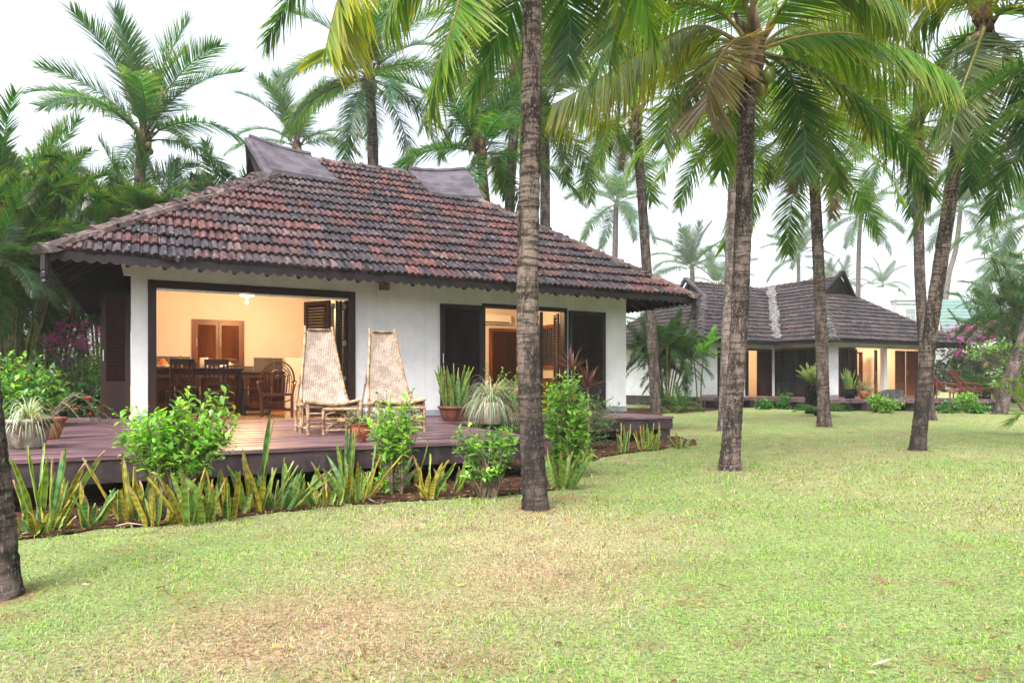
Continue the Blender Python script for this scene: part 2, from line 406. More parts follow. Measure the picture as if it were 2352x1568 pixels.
def worn(x, y):            # bare patches: round the trunks and in the trodden middle
    w = 0 * x; n = fbm(x, y, 55, 5.5, 4)
    for sx, sy, r in TRUNK_FEET:
        p = G(sx, sy); w = np.maximum(w, .85 * np.exp(-(((x - p.x) ** 2 + (y - p.y) ** 2) / (r * r)) ** 2))
    for sx, sy, r, a in WORN:
        p = G(sx, sy); w = np.maximum(w, a * np.exp(-((x - p.x) ** 2 * .35 + (y - p.y) ** 2) / (r * r)))
    w = np.maximum(w, .45 * np.clip((n - .64) * 7, 0, 1))
    return np.clip(w * (.4 + 1.2 * n), 0, .9)
C_GREEN = np.array((.205, .275, .098)); C_DRY = np.array((.34, .28, .165)); C_BROWN = np.array((.2, .115, .065))
def lawn_color(x, y):
    d = lawn_fields(x, y)[..., None]; n = fbm(x, y, 21, 9.0, 3)[..., None]
    c = C_GREEN * (1 - d) + C_DRY * d
    w = worn(x, y)[..., None]; c = c * (1 - w) + C_BROWN * w
    return c * (.78 + .44 * n)
def axis(*segs):
    out = []
    for a, b, st in segs: out.extend(np.arange(a, b, st))
    return np.array(out)
xs = axis((-230, -30, 20), (-30, -10, 1), (-10, 14, .12), (14, 30, .5), (30, 231, 20))
ys = axis((-8, 2, .5), (2, 10, .09), (10, 30, .3), (30, 251, 20))
gx, gy = np.meshgrid(xs, ys, indexing='ij'); nx, ny = gx.shape
gv = np.stack([gx.ravel(), gy.ravel(), np.zeros(gx.size)], 1)
ii, jj = np.meshgrid(np.arange(nx - 1), np.arange(ny - 1), indexing='ij'); a0 = (ii * ny + jj).ravel()
gf = np.stack([a0, a0 + ny, a0 + ny + 1, a0 + 1], 1)
def mk_lawn():
    m, nt, b = new_mat("lawn_turf")
    c = attr_col(nt); n = noise(nt, coords(nt), 38, 8, .75); n2 = noise(nt, coords(nt), 11, 6, .7); n3 = noise(nt, coords(nt), 120, 4, .7)
    c = mixc(nt, 1.0, c, ramp(nt, n, [(.42, (.62, .58, .5)), (.5, (1, 1, 1)), (.58, (1.25, 1.25, 1.1))]), 'MULTIPLY')
    c = mixc(nt, ramp(nt, n2, [(.53, (0, 0, 0)), (.6, (.4, .4, .4))]), c, (.27, .2, .12))
    c = mixc(nt, ramp(nt, n3, [(.55, (0, 0, 0)), (.6, (.6, .6, .6))]), c, (.1, .06, .035))
    nt.links.new(c, b.inputs["Base Color"]); b.inputs["Roughness"].default_value = .9; set_spec(b, .1)
    bump(nt, b, n, .7, .03); return m
lawn = np_mesh("lawn", gv, gf, lawn_color(gv[:, 0], gv[:, 1]), mk_lawn()); tag(lawn, "patchy green and dry straw coloured lawn in front of the bungalows", "lawn", kind="structure")

bm = bmesh.new()
vs = [bm.verts.new((p.x, p.y, .012)) for p in bed_w]; bm.faces.new(vs); bmesh.ops.triangulate(bm, faces=bm.faces[:])
me = bpy.data.meshes.new("soil_bed"); bm.to_mesh(me); bm.free()
m_soil = M("red_soil", (.03, .015, .009), (.11, .05, .028), 9, .95, .1, .8, 45, lo=.42, hi=.58, dist=.04)
me.materials.append(m_soil); sb = bpy.data.objects.new("soil_bed", me); COL.objects.link(sb)
tag(sb, "reddish brown bare soil bed along the edge of the deck", "soil bed", kind="structure")

# ------------------------------------------------------------------ tiled roofs
class TileSlope:
    def __init__(s): s.v = []; s.f = []; s.c = []; s.ab = []
rt = random.Random(11)
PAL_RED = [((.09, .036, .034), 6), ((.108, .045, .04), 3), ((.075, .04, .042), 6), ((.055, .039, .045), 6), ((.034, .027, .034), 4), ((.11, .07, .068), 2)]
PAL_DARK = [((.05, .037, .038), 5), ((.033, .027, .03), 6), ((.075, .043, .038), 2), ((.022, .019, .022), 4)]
def pick(pal):
    t = rt.uniform(0, sum(w for _, w in pal))
    for c, w in pal:
        t -= w
        if t <= 0: return c
    return pal[-1][0]
PROF = [(0, .0), (.07, .026), (.3, .027), (.38, .0), (.5, -.002), (.57, .024), (.8, .024), (.88, -.002), (1.0, -.003)]
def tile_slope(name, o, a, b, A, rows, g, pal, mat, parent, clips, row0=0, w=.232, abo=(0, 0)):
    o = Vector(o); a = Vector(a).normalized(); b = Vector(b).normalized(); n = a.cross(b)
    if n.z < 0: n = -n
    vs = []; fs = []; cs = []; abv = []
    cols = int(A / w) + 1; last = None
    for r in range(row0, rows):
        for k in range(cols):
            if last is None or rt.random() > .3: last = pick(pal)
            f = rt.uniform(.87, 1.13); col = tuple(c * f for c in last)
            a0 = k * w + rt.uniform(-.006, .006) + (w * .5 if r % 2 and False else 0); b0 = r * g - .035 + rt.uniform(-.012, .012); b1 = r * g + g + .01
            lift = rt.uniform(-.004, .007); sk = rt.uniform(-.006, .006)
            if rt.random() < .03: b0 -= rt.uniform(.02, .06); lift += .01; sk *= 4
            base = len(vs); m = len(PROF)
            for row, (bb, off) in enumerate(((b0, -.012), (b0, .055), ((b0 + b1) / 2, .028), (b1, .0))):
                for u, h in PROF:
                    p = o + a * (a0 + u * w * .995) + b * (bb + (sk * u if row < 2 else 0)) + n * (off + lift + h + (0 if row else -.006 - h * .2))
                    vs.append(p); cs.append(col if row else tuple(c * .18 for c in col)); abv.append((a0 + u * w + abo[0], bb + abo[1], rt.random() * 0.0))  # lower lip darkened: row shadow line painted in, along with black algae
            for q in range(3):
                for j in range(m - 1):
                    fs.append((base + q * m + j, base + q * m + j + 1, base + (q + 1) * m + j + 1, base + (q + 1) * m + j))
    me = bpy.data.meshes.new(name); me.from_pydata(vs, [], fs)
    ca = me.color_attributes.new("Col", 'FLOAT_COLOR', 'POINT'); arr = np.ones((len(vs), 4), np.float32); arr[:, :3] = np.array(cs); ca.data.foreach_set("color", arr.ravel())
    at = me.attributes.new("AB", 'FLOAT_VECTOR', 'POINT'); at.data.foreach_set("vector", np.array(abv, np.float32).ravel())
    if clips:
        bm = bmesh.new(); bm.from_mesh(me)
        for co, no in clips:      # removes what lies on the side the normal points to
            bmesh.ops.bisect_plane(bm, geom=bm.verts[:] + bm.edges[:] + bm.faces[:], plane_co=co, plane_no=no, clear_outer=True)
        bm.to_mesh(me); bm.free()
    me.materials.append(mat)
    ob = bpy.data.objects.new(name, me); COL.objects.link(ob); ob.parent = parent
    return ob
def join(objs, name):       # several slopes into one roof mesh
    bm = bmesh.new()
    for ob in objs: bm.from_mesh(ob.data)
    me = objs[0].data; bm.to_mesh(me); bm.free(); me.name = name
    keep = objs[0]; keep.name = name
    for ob in objs[1:]: bpy.data.objects.remove(ob)
    return keep
def ridge_caps(name, p, q, parent, mat, half=.17, L=.42, up=(0, 0, 1), drop=.55, mortar=True):
    p = Vector(p); q = Vector(q); d = (q - p); T = d.length; d.normalize(); side = d.cross(Vector(up)).normalized(); nn = side.cross(d).normalized()
    m = MB(); n = max(1, int(T / L)); r2 = random.Random(int(T * 100))
    prof = [(-1.0, -drop), (-.62, -.16), (-.3, .06), (0, .14), (.3, .06), (.62, -.16), (1.0, -drop)]
    for i in range(n):
        s0 = T * i / n; s1 = T * (i + 1) / n + .02; lift = r2.uniform(-.008, .008); tw = r2.uniform(-.012, .012)
        rows = [(s0, 1.06, .035), (s0 + .05, 1.08, .04), (s0 + .055, .98, .015), (s1 - .02, .95, .0), (s1, .93, -.01)]
        base = len(m.v); k = len(prof)
        for s, sc, off in rows:
            for x, h in prof: m.v.append(tuple(p + d * s + side * (x * half * sc + tw) + nn * (h * half * sc + off + lift))); m.c.append((1, 1, 1))
        for a in range(len(rows) - 1):
            for b in range(k - 1): m.f.append((base + a * k + b, base + a * k + b + 1, base + (a + 1) * k + b + 1, base + (a + 1) * k + b))
        m.f.append(tuple(base + j for j in range(k)))
    return m.build(name, mat, parent)
def mortar_strip(name, p, q, parent, mat, w=.1, off=(0, 0, 0), h=.05, seed=1):
    p = Vector(p) + Vector(off); q = Vector(q) + Vector(off); r2 = random.Random(seed); n = int((q - p).length / .09); pts = []; rs = []
    for i in range(n + 1):
        pts.append(p + (q - p) * (i / n) + Vector((r2.uniform(-1, 1), r2.uniform(-1, 1), r2.uniform(-1, 1))) * w * .16); rs.append(w * r2.uniform(.75, 1.2))
    return MB().tube(pts, rs, 7).build(name, mat, parent)
def scallop(name, p, q, parent, mat, h=.2, pitch=.155, th=.025):
    p = Vector(p); q = Vector(q); d = q - p; T = d.length; d.normalize(); n = Vector((0, 0, 1)).cross(d)
    m = MB(); k = max(1, int(T / pitch)); pi = T / k
    for i in range(k):
        st = 6
        for j in range(st):
            x0 = (i + j / st) * pi; x1 = (i + (j + 1) / st) * pi
            dz = lambda t: -h - .045 * math.sin(PI * t)
            a = [p + d * x0, p + d * x1]
            vs = []
            for o in (0, th):
                vs += [a[0] + n * o, a[1] + n * o, a[1] + n * o + Vector((0, 0, dz((j + 1) / st))), a[0] + n * o + Vector((0, 0, dz(j / st)))]
            m.add(vs, [(0, 1, 2, 3), (7, 6, 5, 4), (3, 2, 6, 7), (0, 4, 5, 1)])
    return m.build(name, mat, parent)
GA = .354; SL = math.atan(.703); CB, SB = math.cos(SL), math.sin(SL)
ZE = EYE + 1.79; ROWS = 15; HROWS = 11
def zt(k): return ZE + k * .703          # roof height k metres in from the eave

def cement_patch(name, s0, s1b, s1t, base_t, side, parent, flip=False, depth=None):
    # coat over the top rows next to a gablet: s0 = gable end (low, top), s1 = far edge (low, top)
    m = MB(); nb, na = 22, 14
    for face in (0, 1):
        base = len(m.v)
        for i in range(nb + 1):
            f = i / nb; kk = 3.2 + f * 1.15
            for j in range(na + 1):
                g = j / na
                e0 = s0[0] + (s0[1] - s0[0]) * f; e1 = s1b + (s1t - s1b) * f
                s = e0 + (e1 - e0) * g
                rise = .21 * (1 - g) ** 2 * (.25 + .75 * f) + .1 + .045 * (abs((f * 4) % 1 - .5) * 2 - .5) * (1 - .2 * g)
                z = zt(kk) + rise
                t = base_t + side * kk
                if face: z -= .09
                m.v.append((s, t, z)); m.c.append((1, 1, 1))
        for i in range(nb):
            for j in range(na):
                q = (base + i * (na + 1) + j, base + i * (na + 1) + j + 1, base + (i + 1) * (na + 1) + j + 1, base + (i + 1) * (na + 1) + j)
                m.f.append(q)
    # rim so the coat reads as a slab
    K = (nb + 1) * (na + 1); W = na + 1
    for i in range(nb): m.f.append((i * W, (i + 1) * W, K + (i + 1) * W, K + i * W)); m.f.append((i * W + na, (i + 1) * W + na, K + (i + 1) * W + na, K + i * W + na))
    for j in range(na): m.f.append((j, j + 1, K + j + 1, K + j))
    return m.build(name, m_cement, parent, smooth=False)

def gablet(parent, sb, st, tc, zb, ztop, hw, out):
    # dark triangular gable with barge boards; sb/st: s at base and tip; out=-1 faces -u, +1 faces +u
    m = MB(); ins = -out * .16
    A = Vector((sb + ins, tc - hw, zb)); B = Vector((sb + ins, tc + hw, zb)); C = Vector((st + ins, tc, ztop - .1))
    m.add([A, B, C, A - Vector((out * .05, 0, 0)), B - Vector((out * .05, 0, 0)), C - Vector((out * .05, 0, 0))], [(0, 1, 2), (5, 4, 3), (0, 3, 4, 1), (1, 4, 5, 2), (2, 5, 3, 0)])
    for k in range(-4, 5):    # planks
        t = k * hw / 5; zz = zb + (ztop - zb) * (1 - abs(t) / hw) - .15
        x = sb + ins + out * .012; x2 = sb + (st - sb) * (zz - zb) / (ztop - zb) + ins + out * .012
        m.bar((x, tc + t, zb), (x2, tc + t, zz), .02, .02, (1, 0, 0))
    pan = m.build("gable_panel", m_rafter, parent)
    for sd in (-1, 1):
        b = MB(); b.bar((sb, tc + sd * (hw + .06), zb - .05), (st, tc, ztop + .02), .1, .16, (1, 0, 0)); b.build("barge_board", m_cement, parent)
    return pan

def hip_roof_house1(root):
    s0, s1, t0, t1 = -1.0, 10.34, -1.0, 7.7; L = s1 - s0; D = t1 - t0; kb = HROWS * GA * CB
    parts = []
    r2 = math.sqrt(.5)
    def cp(p, n): return (Vector(p), Vector(n))
    # front: lower rows with hips, upper rows between gablets
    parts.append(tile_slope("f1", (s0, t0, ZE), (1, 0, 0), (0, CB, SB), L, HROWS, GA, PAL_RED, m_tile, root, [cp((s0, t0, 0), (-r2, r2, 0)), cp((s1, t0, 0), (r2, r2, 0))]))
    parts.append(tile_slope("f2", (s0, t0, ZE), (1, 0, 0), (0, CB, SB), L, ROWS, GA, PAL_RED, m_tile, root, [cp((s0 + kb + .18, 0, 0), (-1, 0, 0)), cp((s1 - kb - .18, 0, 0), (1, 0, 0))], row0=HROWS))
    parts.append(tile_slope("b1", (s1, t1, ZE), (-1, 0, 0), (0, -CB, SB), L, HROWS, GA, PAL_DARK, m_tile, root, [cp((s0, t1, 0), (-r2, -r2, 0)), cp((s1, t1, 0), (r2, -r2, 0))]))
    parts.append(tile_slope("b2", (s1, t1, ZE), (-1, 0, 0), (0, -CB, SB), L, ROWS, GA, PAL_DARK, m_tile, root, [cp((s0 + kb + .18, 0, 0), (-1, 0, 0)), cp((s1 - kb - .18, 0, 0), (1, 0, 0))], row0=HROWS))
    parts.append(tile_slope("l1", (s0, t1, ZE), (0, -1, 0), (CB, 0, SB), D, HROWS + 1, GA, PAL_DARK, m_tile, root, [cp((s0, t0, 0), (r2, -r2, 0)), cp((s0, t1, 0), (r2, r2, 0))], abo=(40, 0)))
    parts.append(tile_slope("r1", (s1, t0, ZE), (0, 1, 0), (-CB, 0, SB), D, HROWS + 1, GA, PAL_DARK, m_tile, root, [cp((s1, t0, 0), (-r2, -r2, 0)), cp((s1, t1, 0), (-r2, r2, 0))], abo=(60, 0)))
    roof = join(parts, "roof")
    return roof, (s0, s1, t0, t1, kb)

house = empty("bungalow", O1, UA, "large near white bungalow with red clay tile hip roof and open folding doors", "house")
roof1, (rs0, rs1, rt0, rt1, kb) = hip_roof_house1(house)
ob = ridge_caps("hip_cap", (rs0 - .07, rt0 - .07, ZE - .0), (rs0 + kb + .12, rt0 + kb + .12, zt(kb + .12) + .03), roof1, m_ridge, .19, .42)
ridge_caps("hip_cap", (rs1 + .07, rt0 - .07, ZE - .0), (rs1 - kb - .12, rt0 + kb + .12, zt(kb + .12) + .03), roof1, m_ridge, .19, .42)
ridge_caps("hip_cap", (rs0 - .05, rt1 + .05, ZE), (rs0 + kb + .1, rt1 - kb - .1, zt(kb + .1)), roof1, m_ridge, .19, .42)
ridge_caps("hip_cap", (rs1 + .05, rt1 + .05, ZE), (rs1 - kb - .1, rt1 - kb - .1, zt(kb + .1)), roof1, m_ridge, .19, .42)
ridge_caps("ridge_cap", (3.2, 3.35, zt(4.35) + .03), (6.2, 3.35, zt(4.35) + .03), roof1, m_ridge, .16, .4)
mortar_strip("hip_mortar", (rs0 + .12, rt0 - .02, ZE + .02), (rs0 + kb + .45, rt0 + kb + .1, zt(kb + .1) + .03), roof1, m_ridge, .075, seed=2)
mortar_strip("hip_mortar", (rs1 - .1, rt0 - .02, ZE + .02), (rs1 - kb - .3, rt0 + kb + .1, zt(kb + .1) + .03), roof1, m_ridge, .075, seed=3)
for sgn in (1, -1):
    bt = rt0 if sgn == 1 else rt1
    cement_patch("cement_coat", (2.42, 2.13), 3.75, 3.4, bt, sgn, roof1)
    cement_patch("cement_coat", (6.95, 7.05), 5.75, 5.65, bt, sgn, roof1)
# raised cement crest over the flared ends
for (sa, sb_, za, zb_) in ((2.13, 3.4, zt(4.35) + .27, zt(4.35) + .08), (7.05, 5.65, zt(4.35) + .27, zt(4.35) + .08)):
    pts = [Vector((sa + (sb_ - sa) * i / 8, 3.35, zb_ + (za - zb_) * (1 - i / 8) ** 2 + .02)) for i in range(9)]
    crest = MB(); crest.tube(pts, [.06 + .01 * (i % 2) for i in range(9)], 8); crest.build("ridge_crest", m_cement, roof1)
gablet(roof1, 2.38, 2.13, 3.35, zt(3.22), zt(4.35) + .2, 1.15, -1)
gablet(roof1, 6.96, 7.06, 3.35, zt(3.22), zt(4.35) + .2, 1.15, 1)

def underside(root, s0, s1, t0, t1, kb, zdrop=.07):
    m = MB()
    def hp(s, t, k): return (s, t, zt(k) - zdrop)
    a = [hp(s0, t0, 0), hp(s1, t0, 0), hp(s1, t1, 0), hp(s0, t1, 0)]
    K = kb - .05; b = [hp(s0 + K, t0 + K, K), hp(s1 - K, t0 + K, K), hp(s1 - K, t1 - K, K), hp(s0 + K, t1 - K, K)]
    mid = (t0 + t1) / 2; R = (t1 - t0) / 2
    r = [hp(s0 + K, mid, R - .02), hp(s1 - K, mid, R - .02)]
    m.add(a + b + r, [(0, 1, 5, 4), (2, 3, 7, 6), (3, 0, 4, 7), (1, 2, 6, 5), (4, 5, 9, 8), (6, 7, 8, 9)])
    # rafters and battens below it, seen under the eaves
    def slope(p0, a, b, A, n, L):
        p0 = Vector(p0); a = Vector(a); b = Vector(b)
        for i in range(n + 1):
            q = p0 + a * (A * i / n) - Vector((0, 0, zdrop + .06)); m.bar(q, q + b * L, .05, .1)
        for j in range(1, 6):
            q = p0 + b * (j * GA * .9) - Vector((0, 0, zdrop + .012)); m.bar(q + a * .3, q + a * (A - .3), .035, .022)
    return m, slope
und, slp = underside(house, rs0, rs1, rt0, rt1, kb)
for i in range(1, 16):
    t = rt0 + .3 + i * (rt1 - rt0 - .6) / 16; und.bar((rs0 + .02, t, ZE - .13), (rs0 + 1.1, t, zt(1.1) - .13), .05, .1)
    und.bar((rs1 - .02, t, ZE - .13), (rs1 - 1.1, t, zt(1.1) - .13), .05, .1)
for j in range(1, 4):
    und.bar((rs0 + j * .28, rt0 + .4, zt(j * .28) - .085), (rs0 + j * .28, rt1 - .4, zt(j * .28) - .085), .035, .022)
    und.bar((rs1 - j * .28, rt0 + .4, zt(j * .28) - .085), (rs1 - j * .28, rt1 - .4, zt(j * .28) - .085), .035, .022)
for i in range(0, 23):
    s = rs0 + .5 + i * (rs1 - rs0 - 1) / 22; und.bar((s, rt0 + .02, ZE - .13), (s, rt0 + 1.0, zt(1.0) - .13), .05, .1)
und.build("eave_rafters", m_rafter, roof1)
for a, b in (((rs0 - .02, rt0 - .02), (rs1 + .02, rt0 - .02)), ((rs1 + .02, rt0 - .02), (rs1 + .02, rt1 + .02)), ((rs1 + .02, rt1 + .02), (rs0 - .02, rt1 + .02)), ((rs0 - .02, rt1 + .02), (rs0 - .02, rt0 - .02))):
    scallop("fascia_board", (*a, ZE - .01), (*b, ZE - .01), roof1, m_frame, .1, .155)
for cs, ct in ((rs0, rt0), (rs1, rt0)):    # carved drop posts at the front corners
    m = MB(); m.lathe([(.0, -.46), (.035, -.45), (.05, -.42), (.035, -.38), (.055, -.36), (.055, -.3), (.045, -.28), (.055, -.26), (.055, .0)], 8, (cs, ct, ZE - .02)); m.build("corner_drop", m_frame, roof1)

# walls: front wall in pieces round the two openings (butted end to end)
FZ0 = DECK + .01; W1 = 3.42
D1 = (.23, 3.47, 2.66); D2 = (5.93, 7.85, 2.59)
fw = MB(); T = .2
fw.box(0, D1[0], 0, T, FZ0, W1); fw.box(D1[0], D1[1], 0, T, D1[2], W1); fw.box(D1[1], D2[0], 0, T, FZ0, W1)
fw.box(D2[0], D2[1], 0, T, D2[2], W1); fw.box(D2[1], 9.34, 0, T, FZ0, W1)
fw.build("front_wall", m_white, house)
ow = MB(); ow.box(0, T, T, 6.7, FZ0, W1); ow.box(9.14, 9.34, T, 6.7, FZ0, W1); ow.box(T, 9.14, 6.5, 6.7, FZ0, W1)
ow.build("outer_wall", m_white, house)
iw = MB(); iw.box(3.62, 3.74, T, 4.4, FZ0, 3.06); iw.box(T, 9.14, 4.4, 4.55, FZ0, 3.06)
iw.box(T, T + .015, T, 4.4, FZ0, 3.06); iw.box(9.125, 9.14, T, 4.4, FZ0, 3.06)
iw.build("inner_wall", m_cream, house)
ce = MB(); ce.box(T, 9.14, T, 6.5, 3.065, 3.15); ce.build("ceiling", m_cream, house)
fl = MB(); fl.box(T, 9.14, T + .002, 6.5, DECK - .12, FZ0 + .004); fl.box(D1[0] + .1, D1[1] - .1, .01, T, DECK - .12, FZ0 + .004); fl.build("tiled_floor", m_floor, house)
pl = MB(); pl.box(-.012, D1[0], -.012, -.001, FZ0, FZ0 + .11); pl.box(D1[1], D2[0] - .0, -.012, -.001, FZ0, FZ0 + .11); pl.box(D2[1], 9.352, -.012, -.001, FZ0, FZ0 + .11); pl.box(-.012, -.001, -.001, 6.7, FZ0, FZ0 + .11); pl.box(9.341, 9.352, -.001, 6.7, FZ0, FZ0 + .11)
pl.build("plinth_band", m_plinth, house)
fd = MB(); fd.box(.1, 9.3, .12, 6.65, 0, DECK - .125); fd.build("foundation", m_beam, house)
gz = MB(); gz.add([(-.22, .02, 3.3), (0, .02, 3.3), (0, .02, 2.72), (-.1, .02, 2.72), (-.22, .16, 3.3), (0, .16, 3.3), (0, .16, 2.72), (-.1, .16, 2.72)], [(0, 3, 2, 1), (4, 5, 6, 7), (0, 4, 7, 3), (3, 7, 6, 2)])
gz.build("corner_bracket", m_cream, house)
bk = MB(); bk.box(3.9, 4.06, -.12, -.001, 2.72, 2.86); bk.build("wall_lamp", M("cane_shade", (.16, .08, .04), (.24, .13, .07), 30, .6, .3, .4, 60), house)

def door_frame(parent, s0, s1, ztop, w=.12, y0=-.025, y1=.16, mat=None):
    m = MB(); m.box(s0, s0 + w, y0, y1, FZ0, ztop - w); m.box(s1 - w, s1, y0, y1, FZ0, ztop - w); m.box(s0, s1, y0, y1, ztop - w, ztop)
    return m.build("door_frame", mat or m_wood, parent, bev=.006)
door_frame(house, D1[0], D1[1], D1[2]); 
tr = MB(); tr.box(D1[0] + .12, D1[1] - .12, .0, .05, D1[2] - .15, D1[2] - .122); tr.build("door_track", m_metal, house)

def shutter_leaf(name, parent, M4, w, h, mat, n=24, th=.038, panel=.28, st=.07, handle=True, slat_ang=35):
    # framed louvre leaf: x across 0..w, z up 0..h, y thickness; M4 places it in the parent
    fr = MB()
    def bx(mb, x0, x1, z0, z1, t0=-th / 2, t1=th / 2):
        mb.add([M4 @ Vector(p) for p in ((x0, t0, z0), (x1, t0, z0), (x1, t1, z0), (x0, t1, z0), (x0, t0, z1), (x1, t0, z1), (x1, t1, z1), (x0, t1, z1))],
               [(0, 3, 2, 1), (4, 5, 6, 7), (0, 1, 5, 4), (1, 2, 6, 5), (2, 3, 7, 6), (3, 0, 4, 7)])
    zp = h * panel
    bx(fr, 0, st, 0, h); bx(fr, w - st, w, 0, h); bx(fr, st, w - st, h - st, h); bx(fr, st, w - st, 0, st); bx(fr, st, w - st, zp - st / 2, zp + st / 2)
    ob = fr.build(name, mat, parent)
    sm = MB(); ang = math.radians(slat_ang)
    z0 = zp + st / 2; z1 = h - st; step = (z1 - z0) / n
    for i in range(n):
        c = M4 @ Matrix.Translation((w / 2, 0, z0 + (i + .5) * step)) @ Matrix.Rotation(ang, 4, 'X'); sm.cbox(c, w - 2 * st - .003, .008, step * 1.12)
    sm.build("louvre", mat, ob)
    pm = MB(); bx(pm, st, w - st, st, zp - st / 2, -.008, .008); bx(pm, st + .05, w - st - .05, st + .05, zp - st / 2 - .05, -.015, .015); pm.build("panel", mat, ob)
    if handle:
        hm = MB(); hm.tube([M4 @ Vector((st * .5, -th / 2 - .02, h * .5 + d)) for d in (-.09, -.03, .03, .09)], .008, 6); hm.box(0, 0, 0, 0, 0, 0) if False else None
        hm.build("handle", m_metal, ob)
    return ob
def place(x, y, z, rz): return Matrix.Translation((x, y, z)) @ Matrix.Rotation(rz, 4, 'Z')
HL = D1[2] - .15 - FZ0 - .02
m_hinge = M('dull_hinge', (.12, .11, .1), (.2, .19, .18), 30, .5, .4, metal=.6)
# folding leaves stacked at the right end of the first opening
ZB = FZ0 + .02
shutter_leaf("door_leaf", house, place(3.33, .1, ZB, math.radians(92)), .62, HL, m_wood, 26)
shutter_leaf("door_leaf", house, place(3.25, .11, ZB, math.radians(96)), .62, HL, m_wood, 26)
shutter_leaf("door_leaf", house, place(3.17, .1, ZB, math.radians(99)), .62, HL, m_wood, 26)
shutter_leaf("door_leaf", house, place(3.06, .12, ZB, math.radians(122)), .62, HL, m_wood, 26)
for z in (1.1, 1.72, 2.36):
    for s in (3.29, 3.1): hg = MB(); hg.box(s - .035, s + .035, .055, .062, z, z + .09); hg.build("hinge", m_hinge, house)
# side shutter standing open at the left corner
shutter_leaf("side_shutter", house, place(-.44, 1.0, ZB, 0), .42, 2.07, m_wood, 24)
# bedroom doors: two leaves swung flat against the wall
shutter_leaf("door_leaf", house, place(5.06, -.045, ZB + .03, 0), .88, 2.03, m_frame, 30, st=.085)
shutter_leaf("door_leaf", house, place(7.87, -.045, ZB + .03, 0), .9, 2.03, m_frame, 30, st=.085)
door_frame(house, D2[0], D2[1], D2[2], .07, -.02, .16, m_frame)
# inner door leaf of the bedroom, glazed post and louvred leaf folded to the right
shutter_leaf("door_leaf", house, place(7.77, .2, ZB, math.radians(69)), .5, 2.02, m_wood, 22, handle=False)
po = MB(); po.box(7.33, 7.40, .2, .25, FZ0, D2[2] - .08); po.build("door_post", m_wood, house)

# rooms
def wall_window(parent, M4, w, h, mat, leaves=2):
    m = MB(); f = .06
    def bx(mb, x0, x1, z0, z1, t0, t1):
        mb.add([M4 @ Vector(p) for p in ((x0, t0, z0), (x1, t0, z0), (x1, t1, z0), (x0, t1, z0), (x0, t0, z1), (x1, t0, z1), (x1, t1, z1), (x0, t1, z1))],
               [(0, 3, 2, 1), (4, 5, 6, 7), (0, 1, 5, 4), (1, 2, 6, 5), (2, 3, 7, 6), (3, 0, 4, 7)])
    bx(m, 0, w, 0, f, -.05, 0); bx(m, 0, w, h - f, h, -.05, 0); bx(m, 0, f, f, h - f, -.05, 0); bx(m, w - f, w, f, h - f, -.05, 0)
    return m, bx
W4 = place(1.11, 4.4, 1.44, 0)
wm, bx = wall_window(house, W4, 1.06, 1.0, m_wood_lit)
win = wm.build("window_frame", m_wood_lit, house)
for k in range(2): shutter_leaf("window_shutter", win, place(1.17 + k * .475, 4.36, 1.5, 0), .465, .88, m_wood_lit, 15, .03, .04, .055, True)
bs = MB()
for k in range(8):
    a = .22 + k * .43
    if a + .42 < 3.6: bs.box(a, a + .424, 4.385, 4.3995, 1.31, 1.44 if 1.05 < a + .2 < 2.2 else 1.63)
bs.build("tile_splashback", m_tile_grey, house)
# bedroom: door and curtained window
bd = MB(); bd.box(8.2, 8.28, 4.33, 4.399, FZ0, 2.5); bd.box(8.98, 9.06, 4.33, 4.399, FZ0, 2.5); bd.box(8.28, 8.98, 4.33, 4.399, 2.42, 2.5); bd.build("inner_door_frame", m_wood_lit, house)
bd = MB(); bd.box(8.28, 8.98, 4.35, 4.399, FZ0 + .01, 2.42); bd.box(8.36, 8.6, 4.338, 4.351, .7, 2.3); bd.box(8.66, 8.9, 4.338, 4.351, .7, 2.3); bd.build("inner_door", m_wood, house)
for (ta, tb) in ((2.35, 3.6), (.9, 2.1)):
    wf = MB(); wf.box(9.06, 9.124, ta, tb, 1.42, 1.5); wf.box(9.06, 9.124, ta, tb, 2.42, 2.5); wf.box(9.06, 9.124, ta, ta + .07, 1.5, 2.42); wf.box(9.06, 9.124, tb - .07, tb, 1.5, 2.42)
    wfo = wf.build("window_frame", m_wood_lit, house)
    cu = MB()
    for k in range(26):
        a = ta + .09 + k * (tb - ta - .2) / 26; x = 9.09 + .012 * math.sin(k * 1.9); cu.add([(x, a, 1.5), (x + .012 * math.sin(k * 1.9 + 1.9), a + (tb - ta - .2) / 26, 1.5), (x + .012 * math.sin(k * 1.9 + 1.9), a + (tb - ta - .2) / 26, 2.42), (x, a, 2.42)], [(0, 1, 2, 3)])
    cu.build("curtain", M("dark_curtain", (.02, .025, .035), (.05, .055, .07), 10, .8, .1), wfo)
